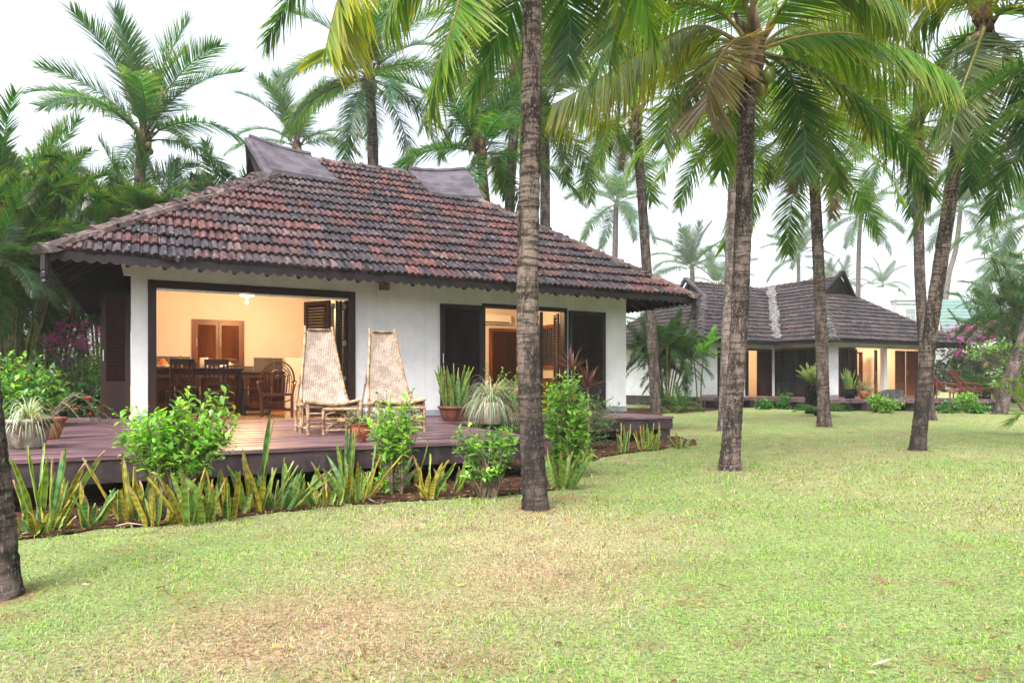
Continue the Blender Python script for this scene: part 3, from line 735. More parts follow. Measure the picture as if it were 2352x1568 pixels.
# ------------------------------------------------------------------ deck of the near bungalow
deck = empty("deck", O1, UA, "low purple brown plank deck on posts in front of the near bungalow", "deck")
bd = MB(); rd = random.Random(5)
def planks(mb, s0, s1, t0, t1, along_s, w=.148):
    a0, a1 = (t0, t1) if along_s else (s0, s1); n = int(round((a1 - a0) / w)); w = (a1 - a0) / n
    b0, b1 = (s0, s1) if along_s else (t0, t1)
    for i in range(n):
        cuts = [b0] + sorted(rd.uniform(b0 + .8, b1 - .8) for _ in range(1 if b1 - b0 > 2.5 else 0)) + [b1]
        gap = rd.choice((.004, .006, .006, .009, .016))
        for j in range(len(cuts) - 1):
            z = DECK + rd.uniform(-.005, .003); f = rd.uniform(.8, 1.18); mb.col = (f, f * rd.uniform(.96, 1.03), f * rd.uniform(.97, 1.05))
            x0, x1 = cuts[j] + (.002 if j else 0), cuts[j + 1] - .002; y0, y1 = a0 + i * w + gap / 2, a0 + (i + 1) * w - gap / 2
            if along_s: mb.box(x0, x1, y0, y1, z - .035, z)
            else: mb.box(y0, y1, x0, x1, z - .035, z)
planks(bd, -1.32, 4.22, -5.4, -.02, True); planks(bd, 4.225, 8.9, -2.06, -.02, True); planks(bd, -1.32, -.03, -.015, 2.5, False)
bd.build("deck_boards", m_deck, deck)
bmf = MB()
ZD = DECK - .042
bmf.box(-1.3, 4.2, -5.38, -5.2, ZD - .19, ZD); bmf.box(-1.3, -1.12, -5.2, 2.45, ZD - .19, ZD); bmf.box(4.02, 4.2, -5.2, -2.04, ZD - .19, ZD)
bmf.box(4.2, 8.88, -2.04, -1.86, ZD - .19, ZD); bmf.box(8.7, 8.88, -1.86, -.05, ZD - .19, ZD)
for t in (-3.8, -2.4, -1.0): bmf.box(-1.12, 4.02, t, t + .1, ZD - .14, ZD)
bmf.build("deck_beam", m_beam, deck)
for i, (s, t) in enumerate(((-1.1, -5.36), (.35, -5.36), (1.72, -5.36), (-1.1, -2.6), (1.72, -2.6), (4.0, -3.6), (6.2, -2.0), (8.58, -2.02), (8.58, -.5))):
    p = MB(); p.box(s, s + .26, t, t + .22, 0, ZD - .19); p.build("deck_post", m_beam, deck)
p = MB(); p.box(3.97, 4.26, -5.43, -5.18, 0, DECK - .04); p.build("deck_post", m_deck, deck, bev=.01)
inner = MB(); inner.box(-1.0, 8.6, -.25, -.05, 0, ZD - .0); inner.build("underdeck_shade_block", m_dark, deck)  # black block under the deck, its colour standing in for the shade there

# ------------------------------------------------------------------ second bungalow
house2 = empty("bungalow", O2, UA, "far bungalow with blackened tile roof, two gablets and a grey mortar valley", "house")
r2_ = math.sqrt(.5)
E = dict(ls=-1.0, t0=-1.0, cs=3.5, ct=-3.9, rs=12.6, tb=7.7)
def cp(p, n): return (Vector(p), Vector(n))
LW = 14.0
parts = []
kb2 = kb
# left wing front slope: hip at the left, valley at the right
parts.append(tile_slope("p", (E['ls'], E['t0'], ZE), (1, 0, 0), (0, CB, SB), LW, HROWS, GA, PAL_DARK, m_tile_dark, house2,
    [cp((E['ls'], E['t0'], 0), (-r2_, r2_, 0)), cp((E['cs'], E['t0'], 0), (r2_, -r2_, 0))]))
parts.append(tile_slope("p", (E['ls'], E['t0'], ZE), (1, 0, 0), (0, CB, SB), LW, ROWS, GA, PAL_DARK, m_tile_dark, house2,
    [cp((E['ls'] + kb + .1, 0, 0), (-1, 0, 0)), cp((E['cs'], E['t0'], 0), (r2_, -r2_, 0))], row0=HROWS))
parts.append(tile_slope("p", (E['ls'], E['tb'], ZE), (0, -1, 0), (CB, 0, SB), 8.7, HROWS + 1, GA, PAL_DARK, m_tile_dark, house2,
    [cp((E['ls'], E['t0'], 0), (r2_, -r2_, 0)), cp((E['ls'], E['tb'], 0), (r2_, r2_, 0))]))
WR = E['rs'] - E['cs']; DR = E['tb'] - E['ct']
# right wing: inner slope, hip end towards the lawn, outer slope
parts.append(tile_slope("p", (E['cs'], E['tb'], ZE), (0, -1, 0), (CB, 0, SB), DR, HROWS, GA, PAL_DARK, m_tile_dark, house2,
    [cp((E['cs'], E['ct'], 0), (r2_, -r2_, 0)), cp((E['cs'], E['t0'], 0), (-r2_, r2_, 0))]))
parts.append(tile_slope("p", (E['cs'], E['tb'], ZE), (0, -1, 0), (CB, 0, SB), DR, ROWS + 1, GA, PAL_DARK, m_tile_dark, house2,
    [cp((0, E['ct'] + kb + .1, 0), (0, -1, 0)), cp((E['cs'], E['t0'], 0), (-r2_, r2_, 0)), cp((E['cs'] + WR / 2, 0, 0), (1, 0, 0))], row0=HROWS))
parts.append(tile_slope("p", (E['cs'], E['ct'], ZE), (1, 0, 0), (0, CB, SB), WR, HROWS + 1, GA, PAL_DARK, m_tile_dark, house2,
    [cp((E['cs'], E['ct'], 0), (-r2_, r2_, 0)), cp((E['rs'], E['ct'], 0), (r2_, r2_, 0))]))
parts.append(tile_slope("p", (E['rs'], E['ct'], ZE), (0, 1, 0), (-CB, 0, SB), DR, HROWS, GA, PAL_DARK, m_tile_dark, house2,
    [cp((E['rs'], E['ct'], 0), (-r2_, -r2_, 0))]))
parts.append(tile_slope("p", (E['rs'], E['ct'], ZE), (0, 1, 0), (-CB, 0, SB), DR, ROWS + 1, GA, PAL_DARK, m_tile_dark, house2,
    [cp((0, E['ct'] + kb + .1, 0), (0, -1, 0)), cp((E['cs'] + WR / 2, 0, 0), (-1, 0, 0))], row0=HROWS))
roof2 = join(parts, "roof")
cs2 = E['cs'] + WR / 2; kr = WR / 2
ridge_caps("hip_cap", (E['cs'] - .05, E['ct'] - .05, ZE), (E['cs'] + kb + .1, E['ct'] + kb + .1, zt(kb + .1) + .03), roof2, m_mortar, .22, .36)
ridge_caps("hip_cap", (E['rs'] + .05, E['ct'] - .05, ZE), (E['rs'] - kb - .1, E['ct'] + kb + .1, zt(kb + .1) + .03), roof2, m_ridge, .2, .4)
ridge_caps("hip_cap", (E['ls'] - .05, E['t0'] - .05, ZE), (E['ls'] + kb + .1, E['t0'] + kb + .1, zt(kb + .1) + .03), roof2, m_mortar, .22, .36)
ridge_caps("ridge_cap", (E['ls'] + 3.2, 3.35, zt(4.35) + .1), (cs2, 3.35, zt(4.35) + .03), roof2, m_ridge, .15, .4)
ridge_caps("ridge_cap", (cs2, E['ct'] + 3.2, zt(kr) + .12), (cs2, 7.0, zt(kr) + .03), roof2, m_ridge, .15, .4)
# mortared valley
vm = MB(); rv = random.Random(9); nseg = 34; KV = 4.35
for i in range(nseg + 1):
    k = KV * i / nseg; wv = .15 * rv.uniform(.65, 1.35)
    c = Vector((E['cs'] + k, E['t0'] + k, zt(k) + .07)); sd = Vector((r2_, -r2_, 0))
    for q, h in ((-1.4, .05), (-.6, .055), (.6, .055), (1.4, .05)):
        p = c + sd * wv * q * rv.uniform(.8, 1.2); vm.v.append((p.x, p.y, p.z + h + abs(q) * wv * .5)); vm.c.append((1, 1, 1))
for i in range(nseg):
    for j in range(3): vm.f.append((i * 4 + j, i * 4 + j + 1, (i + 1) * 4 + j + 1, (i + 1) * 4 + j))
vm.build("valley_mortar", M("valley_mortar", (.05, .047, .048), (.17, .165, .16), 7, .9, .15, .6, 40, lo=.44, hi=.56), roof2)
gablet(roof2, E['ls'] + 3.35, E['ls'] + 3.1, 3.35, zt(3.2), zt(4.35) + .22, 1.15, -1)
# gablet of the right wing faces the lawn (-t): built turned a quarter
m = MB(); tb_, tt_ = E['ct'] + 3.35, E['ct'] + 3.1; zb_, zp_ = zt(3.2), zt(kr) + .25
m.add([(cs2 - 1.2, tb_ + .16, zb_), (cs2 + 1.2, tb_ + .16, zb_), (cs2, tt_ + .16, zp_ - .1), (cs2 - 1.2, tb_ + .22, zb_), (cs2 + 1.2, tb_ + .22, zb_), (cs2, tt_ + .22, zp_ - .1)], [(0, 1, 2), (5, 4, 3), (0, 3, 4, 1), (1, 4, 5, 2), (2, 5, 3, 0)])
for k in range(-5, 6):
    x = cs2 + k * .2; zz = zb_ + (zp_ - zb_) * (1 - abs(k) * .2 / 1.2) - .14
    if zz > zb_: m.bar((x, tb_ + .15, zb_), (x, tb_ + (tt_ - tb_) * (zz - zb_) / (zp_ - zb_) + .15, zz), .02, .02, (0, 1, 0))
m.build("gable_panel", m_frame, roof2)
for sd in (-1, 1):
    b = MB(); b.bar((cs2 + sd * 1.28, tb_, zb_ - .05), (cs2, tt_, zp_ + .02), .1, .2, (0, 1, 0)); b.build("barge_board", m_rafter, roof2)
ua = MB(); Kb = kb - .05
def hpz(s, t, k): return (s, t, zt(k) - .07)
ua.add([hpz(E['ls'], E['t0'], 0), hpz(E['cs'], E['t0'], 0), hpz(cs2, 3.35, kr - .05), hpz(E['ls'] + 3.3, 3.35, kr - .15)], [(0, 1, 2, 3)])
ua.add([hpz(E['cs'], E['t0'], 0), hpz(E['cs'], E['ct'], 0), hpz(E['cs'] + Kb, E['ct'] + Kb, Kb), hpz(cs2, E['ct'] + 3.4, kr - .1), hpz(cs2, 3.35, kr - .1)], [(0, 1, 2, 3, 4)])
ua.add([hpz(E['cs'], E['ct'], 0), hpz(E['rs'], E['ct'], 0), hpz(E['rs'] - Kb, E['ct'] + Kb, Kb), hpz(E['cs'] + Kb, E['ct'] + Kb, Kb)], [(0, 1, 2, 3)])
ua.add([hpz(E['rs'], E['ct'], 0), hpz(E['rs'], E['tb'], 0), hpz(cs2, E['tb'], kr - .1), hpz(cs2, E['ct'] + 3.4, kr - .1), hpz(E['rs'] - Kb, E['ct'] + Kb, Kb)], [(0, 1, 2, 3, 4)])
ua.add([hpz(E['ls'], E['tb'], 0), hpz(E['ls'], E['t0'], 0), hpz(E['ls'] + Kb, E['t0'] + Kb, Kb), hpz(E['ls'] + Kb, E['tb'] - Kb, Kb)], [(0, 1, 2, 3)])
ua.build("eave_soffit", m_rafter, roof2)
for a, b in (((E['ls'], E['t0']), (E['cs'], E['t0'])), ((E['cs'], E['t0']), (E['cs'], E['ct'])), ((E['cs'], E['ct']), (E['rs'], E['ct'])), ((E['rs'], E['ct']), (E['rs'], E['tb'])), ((E['ls'], E['tb']), (E['ls'], E['t0']))):
    scallop("fascia_board", (*a, ZE - .012), (*b, ZE - .012), roof2, m_frame, .1, .16)

WT = 3.5; RT = -2.9
fw = MB()
# left wing front: opening .94-4.27
fw.box(0, .94, 0, .2, FZ0, WT); fw.box(.94, 4.27, 0, .2, 2.6, WT); fw.box(4.27, 4.45, 0, .2, FZ0, WT)
# right wing inner side wall (faces -u) with a wide dark opening
fw.box(4.45, 4.65, RT + .35, 0.2, 2.62, WT)
# right wing front: pillars and lintel
for a, b in ((4.45, 5.05), (8.1, 8.3), (10.6, 11.75)): fw.box(a, b, RT, RT + .2, FZ0, WT)
fw.box(5.05, 8.1, RT, RT + .2, 2.6, WT); fw.box(8.3, 10.6, RT, RT + .2, 2.6, WT)
fw.build("front_wall", m_white, house2)
ow = MB(); ow.box(0, .2, .2, 6.7, FZ0, WT); ow.box(11.55, 11.75, RT + .2, 6.7, FZ0, WT); ow.box(.2, 11.55, 6.5, 6.7, FZ0, WT); ow.build("outer_wall", m_white, house2)
iw = MB(); iw.box(.2, 4.65, 4.0, 4.1, FZ0, 3.1); iw.box(4.66, 4.76, .25, 4.0, FZ0, 3.1); iw.box(4.66, 4.76, RT + .38, .24, 2.64, 3.1)
iw.box(6.38, 6.46, RT + .21, 4.0, FZ0, 3.1); iw.box(6.47, 11.54, 2.2, 2.3, FZ0, 3.1); iw.build("inner_wall", m_cream, house2)
ce = MB(); ce.box(.2, 4.45, .2, 6.5, 3.11, 3.2); ce.box(4.66, 11.55, RT + .2, 6.5, 3.11, 3.2); ce.build("ceiling", m_cream, house2)
fl = MB(); fl.box(.21, 4.44, .02, 6.49, FZ0 - .012, FZ0); fl.box(4.66, 11.54, RT + .02, 6.49, FZ0 - .012, FZ0); fl.build("tiled_floor", m_floor, house2)
pl = MB(); pl.box(-.02, .94, -.02, -.001, FZ0, FZ0 + .1); pl.box(4.43, 5.05, RT - .02, RT - .001, FZ0, FZ0 + .1); pl.box(8.1, 8.3, RT - .02, RT - .001, FZ0, FZ0 + .1); pl.build("plinth_band", m_plinth, house2)
fd = MB(); fd.box(0.01, 11.7, .01, 6.69, 0, FZ0 - .014); fd.box(4.46, 11.7, RT + .01, .008, 0, FZ0 - .014); fd.build("foundation", m_beam, house2)
HL2 = 2.05
shutter_leaf("door_leaf", house2, place(1.0, -.03, ZB, 0), .62, HL2, m_wood, 20, handle=False)
shutter_leaf("door_leaf", house2, place(1.66, .05, ZB, math.radians(60)), .62, HL2, m_wood, 20, handle=False)
shutter_leaf("door_leaf", house2, place(2.9, .1, ZB, math.radians(80)), .55, HL2, m_wood, 20, handle=False)
shutter_leaf("door_leaf", house2, place(3.3, -.03, ZB, 0), .92, HL2, m_wood, 20, handle=False)
door_frame(house2, .94, 4.27, 2.6, .08, -.02, .15, m_wood)
for k in range(4): shutter_leaf("door_leaf", house2, Matrix.Translation((4.5, RT + .42 + k * .68, ZB)) @ Matrix.Rotation(math.radians(90), 4, 'Z'), .66, HL2, m_frame, 18, handle=False)
for k in range(2): shutter_leaf("door_leaf", house2, place(5.1 + k * .56, RT - .03, ZB, 0), .55, HL2, m_wood, 20, handle=(k == 1))
shutter_leaf("door_leaf", house2, place(6.26, RT + .05, ZB, math.radians(100)), .5, HL2, m_wood, 20, handle=False)
shutter_leaf("door_leaf", house2, place(7.5, RT + .05, ZB, math.radians(25)), .55, HL2, m_wood, 20)
door_frame(house2, 5.05, 8.1, 2.6, .08, -.02, .15, m_wood); door_frame(house2, 8.3, 10.6, 2.6, .08, -.02, .15, m_wood)
for k in range(2): shutter_leaf("door_leaf", house2, place(8.92 + k * .8, RT + .03, ZB, math.radians(4 - 8 * k)), .79, HL2, M("lit_door_wood", (.09, .03, .015), (.13, .045, .022), 5, .4), 20, handle=(k == 1))
# window at the back of the far room
wm = MB(); wm.box(8.0, 8.06, 2.14, 2.199, 1.4, 2.5); wm.box(8.9, 8.96, 2.14, 2.199, 1.4, 2.5); wm.box(8.06, 8.9, 2.14, 2.199, 2.44, 2.5); wm.box(8.06, 8.9, 2.14, 2.199, 1.4, 1.46); wm.box(8.46, 8.5, 2.15, 2.199, 1.46, 2.44); wm.build("window_frame", m_wood_lit, house2)
cur = MB()
for k in range(14):
    a = 2.68 + k * .02; cur.add([(a, .3 + .025 * math.sin(k * 1.7), FZ0), (a + .02, .3 + .025 * math.sin(k * 1.7 + 1.7), FZ0), (a + .02, .3 + .025 * math.sin(k * 1.7 + 1.7), 2.5), (a, .3 + .025 * math.sin(k * 1.7), 2.5)], [(0, 1, 2, 3)])
cur.build("curtain", m_white, house2)

# terrace of the second bungalow
def prism(mb, pts, z0, z1):
    n = len(pts); vs = [(p[0], p[1], z0) for p in pts] + [(p[0], p[1], z1) for p in pts]
    mb.add(vs, [tuple(range(n - 1, -1, -1)), tuple(range(n, 2 * n))] + [(i, (i + 1) % n, n + (i + 1) % n, n + i) for i in range(n)])
def loc2(w): d = w - O2; return (d.dot(U), d.dot(V))
terr = empty("terrace", O2, UA, "purple brown raised terrace running in front of the far bungalow", "terrace")
c1 = loc2(Vector((11.6, 26.6, 0))); c2 = loc2(Vector((18.6, 26.4, 0)))
poly = [(-.3, -.05), (-.3, -1.15), (2.1, -1.15), c1, c2, (c2[0] + 1.0, -2.95), (4.44, -2.95), (4.44, -.05)]
tp = MB(); prism(tp, poly, DECK - .14, DECK); tp.build("terrace_slab", m_deck, terr)
tw = MB()
n = len(poly)
for i in range(5):
    a = Vector((*poly[i], 0)); b = Vector((*poly[i + 1], 0)); d = (b - a).normalized(); nn = Vector((-d.y, d.x, 0)); L = (b - a).length
    k = max(1, int(L / 1.6))
    for j in range(k + 1):
        q = a + d * min(max(L * j / k, .2), max(L - .2, .2)) + nn * .2; tw.box(q.x - .16, q.x + .16, q.y - .16, q.y + .16, 0, DECK - .14)
    a2 = a + nn * .6; b2 = b + nn * .6; tw.bar(a2 + Vector((0, 0, .15)), b2 + Vector((0, 0, .15)), .1, .3)
tw.build("terrace_wall", m_beam, terr)

# white flat-roofed villa and green tiled building behind
villa = empty("villa", P(2010, 900, 150), 0, "plain white flat roofed villa seen hazily above the far roof", "building")
villa.location.z = 0
def lp(x, y, D): p = P(x, y, D) - villa.location; return p
m_villa = M("pale_render", (.36, .37, .39), (.41, .415, .43), 1, .8, .2)
w = MB(); a = lp(1945, 660, 150); b = lp(2062, 660, 150); w.box(a.x, b.x, 0, 9, 0, a.z)
a2 = lp(2066, 688, 147); b2 = lp(2240, 688, 147); w.box(a2.x, b2.x, -2, 9.2, 0, a2.z); w.build("wall", m_villa, villa)
s = MB(); s.box(a2.x - .35, b2.x + .3, -2.4, 9.4, a2.z + .002, a2.z + .3); s.box(a2.x - .2, b2.x + .2, -2.3, -2.01, a2.z - .75, a2.z - .6); s.build("roof_slab", m_villa, villa)
for x0 in (2084, 2150):
    q = lp(x0, 706, 147); q2 = lp(x0 + 26, 745, 147); fm = MB(); dz = .2
    fm.box(q.x, q2.x, -2.07, -2.002, q2.z, q2.z + dz); fm.box(q.x, q2.x, -2.07, -2.002, q.z - dz, q.z); fm.box(q.x, q.x + dz, -2.07, -2.002, q2.z + dz, q.z - dz); fm.box(q2.x - dz, q2.x, -2.07, -2.002, q2.z + dz, q.z - dz)
    mz = (q.x + q2.x) / 2; zz = q.z - (q.z - q2.z) * .4; fm.box(q.x + dz, q2.x - dz, -2.07, -2.002, zz - .05, zz + .05); fm.box(mz - .04, mz + .04, -2.07, -2.002, q2.z + dz, zz - .05)
    wo = fm.build("window", m_villa, villa); g = MB(); g.box(q.x + dz, q2.x - dz, -2.03, -2.003, q2.z + dz, q.z - dz); g.build("pane", M("window_glass", (.16, .19, .21), None, 3, .15, .5), wo)
pav = empty("pavilion", P(2230, 900, 80), 0, "low building with pale green tiled roof behind the pink bougainvillea", "building"); pav.location.z = 0
q = P(2170, 740, 80) - pav.location; q2 = P(2420, 672, 80) - pav.location
ra = MB(); zl, zh = P(0, 765, 80).z, P(0, 688, 88).z
for r in range(10):
    f0, f1 = r / 10, (r + 1) / 10
    ra.add([(q.x + 3 * f0, f0 * 8, zl + (zh - zl) * f0 + .12), (q2.x, f0 * 8, zl + (zh - zl) * f0 + .12), (q2.x, f1 * 8, zl + (zh - zl) * f1), (q.x + 3 * f1, f1 * 8, zl + (zh - zl) * f1),
            (q.x + 3 * f0, f0 * 8, zl + (zh - zl) * f0), (q2.x, f0 * 8, zl + (zh - zl) * f0)], [(0, 1, 2, 3), (4, 5, 1, 0)])
ra.build("roof", M("green_roof_tile", (.09, .16, .145), (.14, .22, .2), 2, .6, .3, lo=.3, hi=.7), pav)
wa = MB(); wa.box(q.x + .6, q2.x, .6, 6, 0, zl); wa.build("wall", m_villa, pav)
# ------------------------------------------------------------------ palms
GR = Vector((0, 0, -1))
PALS = {   # leaf colour, second colour, tip colour, rachis
    'near': ((.065, .17, .02), (.12, .23, .025), (.24, .28, .035), (.26, .2, .06)),
    'yellow': ((.13, .2, .02), (.24, .28, .025), (.38, .33, .035), (.3, .22, .07)),
    'green': ((.035, .11, .04), (.055, .15, .045), (.13, .16, .045), (.17, .17, .06)),
    'dark': ((.018, .075, .024), (.03, .11, .03), (.07, .12, .035), (.12, .13, .05)),
    'pale': ((.12, .17, .08), (.17, .21, .11), (.22, .24, .12), (.42, .36, .13)),  # front light on one hanging frond, put into its leaf colour
    'dry': ((.16, .13, .055), (.2, .15, .08), (.19, .12, .085), (.3, .2, .08)),
    'lime': ((.1, .32, .025), (.13, .36, .03), (.16, .36, .04), (.2, .25, .06)),
    'areca': ((.032, .115, .032), (.055, .16, .04), (.13, .16, .045), (.17, .2, .05)),
    'arecadark': ((.015, .065, .022), (.028, .1, .03), (.09, .12, .04), (.12, .15, .05)),
    'far': ((.035, .105, .06), (.055, .14, .08), (.12, .16, .07), (.15, .16, .08)),
    'cycad': ((.3, .36, .17), (.38, .43, .24), (.48, .5, .32), (.36, .36, .18)),
}
def add_frond(mb, pts, leaf, n, grav, pal, seed, width=.034, lift=.35, start=.16, rad=.022, segs=4, tipdry=.2, sweep=(25, 62), both=True, droop2=0.0):
    r = random.Random(seed); pts = [Vector(p) for p in pts]; N = len(pts) - 1
    ca, cb, ct, cr = PALS[pal]
    mb.col = cr
    nn = max(8, N)
    mb.tube(pts, [max(.003, rad * (1 - .9 * (i / N) ** .8)) for i in range(N + 1)], 5, False)
    for i in range(n):
        t = start + (1 - start) * (i + r.uniform(-.3, .3)) / n; t = min(max(t, 0), .995)
        u = t * N; j = min(int(u), N - 1); f = u - j
        p = pts[j].lerp(pts[j + 1], f); tan = (pts[min(j + 1, N)] - pts[max(j, 0)]).normalized()
        tan2 = (pts[min(j + 2, N)] - pts[max(j - 1, 0)]).normalized(); tan = tan.lerp(tan2, .5).normalized()
        sd = tan.cross(Vector((0, 0, 1)))
        if sd.length < .2: sd = tan.cross(Vector((.4, 1, .2)))
        sd.normalize(); up = sd.cross(tan).normalized()
        prof = (math.sin(PI * (.16 + .74 * min(1, (t - start) / (1 - start)))) ** .7)
        sw = math.radians(sweep[0] + (sweep[1] - sweep[0]) * t ** 1.5)
        for s in (-1, 1):
            if r.random() < .06: continue
            L = leaf * prof * r.uniform(.74, 1.12)
            d = (sd * s * math.cos(sw) + tan * math.sin(sw) + up * (lift + r.uniform(-.16, .16)) + Vector((r.uniform(-.08, .08), r.uniform(-.08, .08), r.uniform(-.08, .08)))).normalized()
            q = p.copy(); w = width * r.uniform(.8, 1.15); tw = r.uniform(-.5, .5)
            k = r.random(); base = ca if k < .6 else cb; fl = r.uniform(.75, 1.25); dry = r.random() < tipdry
            vs = []; cs = []; g = grav * r.uniform(.8, 1.25)
            for m in range(segs + 1):
                x = m / segs
                wv = (tan - d * tan.dot(d)); wv = (wv.normalized() if wv.length > .05 else sd) + up * tw * .6; wv.normalize()
                hw = w * .5 * (1.0 if m == 1 else (.55 if m == 0 else (1 - (x - .2)) ** .75)) if m < segs else .0015
                vs += [q - wv * hw, q + wv * hw]
                xx = x ** 2.2; tipc = ct if not dry else (.2, .12, .06)
                c = tuple((base[a] * (1 - xx) + tipc[a] * xx) * fl for a in range(3)); cs += [c, c]
                q = q + d * (L / segs); d = (d + GR * g * (.35 + .8 * x)).normalized()
            mb.add(vs, [(2 * m, 2 * m + 1, 2 * m + 3, 2 * m + 2) for m in range(segs)], cs)

def arc(L, e0, e1, n=14, pw=1.2, side=0.0):
    p = Vector((0, 0, 0)); pts = [p.copy()]; a = 0.0
    for i in range(n):
        t = (i + .5) / n; e = math.radians(e0 + (e1 - e0) * t ** pw); a = side * t
        p = p + Vector((math.cos(e) * math.cos(a), math.cos(e) * math.sin(a), math.sin(e))) * (L / n); pts.append(p.copy())
    return pts
# a set of frond meshes, shared by all the palms: six ages from upright to hanging
AGES = [(82, 56, .06), (66, 6, .12), (46, -30, .2), (24, -50, .3), (2, -62, .34), (-22, -78, .3)]
LIB = {}
def frond_lib(pal, leaf=.8, n=104, L=3.3, segs=4, width=.031):
    out = []
    for a, (e0, e1, g) in enumerate(AGES):
        row = []
        for k in range(2):
            mb = MB(); r = random.Random(a * 10 + k + len(pal))
            add_frond(mb, arc(L, e0 + r.uniform(-5, 5), e1 + r.uniform(-10, 6), 14, 1.15, r.uniform(-.35, .35)), leaf, n, g, pal, a * 7 + k, width, .25 if a < 3 else .05, .15, .03, segs)
            ob = mb.build("frond", m_frond); row.append(ob.data); bpy.data.objects.remove(ob)
        out.append(row)
    LIB[pal] = out
for pal in ('near', 'green', 'dark', 'far'): frond_lib(pal)
def trunk_mesh(pts, r0, r1, mat, parent, rows=None, n=20, seed=1, flare=1.5, name="trunk", ringamp=.035):
    r = random.Random(seed); L = sum((Vector(pts[i + 1]) - Vector(pts[i])).length for i in range(len(pts) - 1))
    rows = rows or int(L / .055); sp = smoothpts(pts, rows); mb = MB(); rs = []
    amp = 0
    for i in range(rows + 1):
        t = i / rows; rr = r0 + (r1 - r0) * t; rr *= 1 + (flare - 1) * math.exp(-t * L / .24)
        rr *= 1 + ringamp * ((i % 2) * 2 - 1) * r.uniform(.2, 1) + r.uniform(-.012, .012); rs.append(rr)
    mb.tube(sp, rs, n)
    v = mb.v
    for i in range(len(v)):     # uneven bark
        ring = i // n
        if ring <= rows:
            c = sp[ring]; p = Vector(v[i]); d = p - c; v[i] = tuple(c + d * (1 + r.uniform(-.03, .03)))
    return mb.build(name, mat, parent, smooth=True)
def coconuts(parent, c, rnd, n=7, s=.085):
    mb = MB()
    for i in range(n):
        a = rnd.uniform(0, 2 * PI); g = rnd.choice(((.2, .24, .06), (.26, .25, .07), (.3, .18, .06))); mb.col = g
        mb.ball((c.x + .2 * math.cos(a), c.y + .2 * math.sin(a), c.z - .12 - rnd.uniform(0, .25)), s, s, s * 1.25, 9, 6)
    return mb.build("coconut_bunch", m_leaf, parent, smooth=True)
m_sheath = M("palm_sheath", (.035, .022, .015), (.12, .08, .05), 9, .9, .1, .5, 40, (1, 1, .4))
def crown_base(parent, c, r, rnd):
    mb = MB(); mb.tube([c + Vector((0, 0, -.25)), c + Vector((0, 0, -.05)), c + Vector((0, 0, .3)), c + Vector((0, 0, .6))], [r * 1.05, r * 1.5, r * 1.1, r * .3], 10)
    for i in range(9):
        a = rnd.uniform(0, 2 * PI); d = Vector((math.cos(a), math.sin(a), 0)); mb.bar(c + d * r * .8, c + d * r * 2.6 + Vector((0, 0, rnd.uniform(.1, .7))), .05, .03)
    return mb.build("crown_shaft", m_sheath, parent)

def palm(label, trunk, D, r0, r1, nf=18, scale=1.0, pal='green', seed=1, mat=None, ages=(0, 5.4), group=None, far=False, nuts=True, skip=None, zbase=0, flare=1.5, rot=0.0, tilt=.12, name="coconut_palm", elev=None):
    pts = [(p if isinstance(p, Vector) else P(p[0], p[1], p[2] if len(p) > 2 else D)) for p in trunk]
    pts[0].z = zbase - .05
    base = Vector((pts[0].x, pts[0].y, zbase)); root = empty(name, base, 0, label, "palm tree", group)
    loc = [p - base for p in pts]; rnd = random.Random(seed)
    trunk_mesh(loc, r0, r1, mat or m_bark, root, None if not far else 24, 20 if not far else 8, seed, flare)
    c = loc[-1]
    if nuts: coconuts(root, c, rnd, 8, .085 if not far else .11)
    if not far: crown_base(root, c, r1, rnd)
    if far:
        bm = bmesh.new(); m_ = LIB[pal]
    for i in range(nf):
        f = (i + .5) / nf; a = ages[0] + (ages[1] - ages[0]) * f; ai = min(5, max(0, int(a))); az_ = rot + i * 2.39996 + rnd.uniform(-.25, .25)
        me = LIB[pal][ai][rnd.randrange(2)]
        mt = Matrix.Translation(c + Vector((0, 0, .15 * (1 - f)))) @ Matrix.Rotation(az_, 4, 'Z') @ Matrix.Rotation(rnd.uniform(-tilt, tilt), 4, 'Y') @ Matrix.Rotation(rnd.uniform(-.3, .3), 4, 'X') @ Matrix.Scale(scale * rnd.uniform(.88, 1.1), 4)
        if skip and skip(az_): continue
        if far:
            k = len(bm.verts); bm.from_mesh(me); bm.verts.ensure_lookup_table()
            for v in bm.verts[k:]: v.co = mt @ v.co
        else:
            o = bpy.data.objects.new("frond", me); COL.objects.link(o); o.parent = root; o.matrix_local = mt
    if far:
        me = bpy.data.meshes.new("crown"); bm.to_mesh(me); bm.free(); me.materials.append(m_frond); o = bpy.data.objects.new("crown", me); COL.objects.link(o); o.parent = root
    return root, base
def extra_frond(root, base, pts, leaf=.6, n=80, grav=.4, pal='near', seed=1, width=.042, **k):
    n = int(n * 1.5); grav *= .3; leaf *= 1.1; width *= .6; k['lift'] = k.get('lift', .1) - .18
    mb = MB(); sp = smoothpts([(P(*p) - base) for p in pts], 18)
    add_frond(mb, sp, leaf, n, grav, pal, seed, width, **k)
    return mb.build("frond", m_frond, root)

NEARG = "tall coconut palms standing on the lawn"
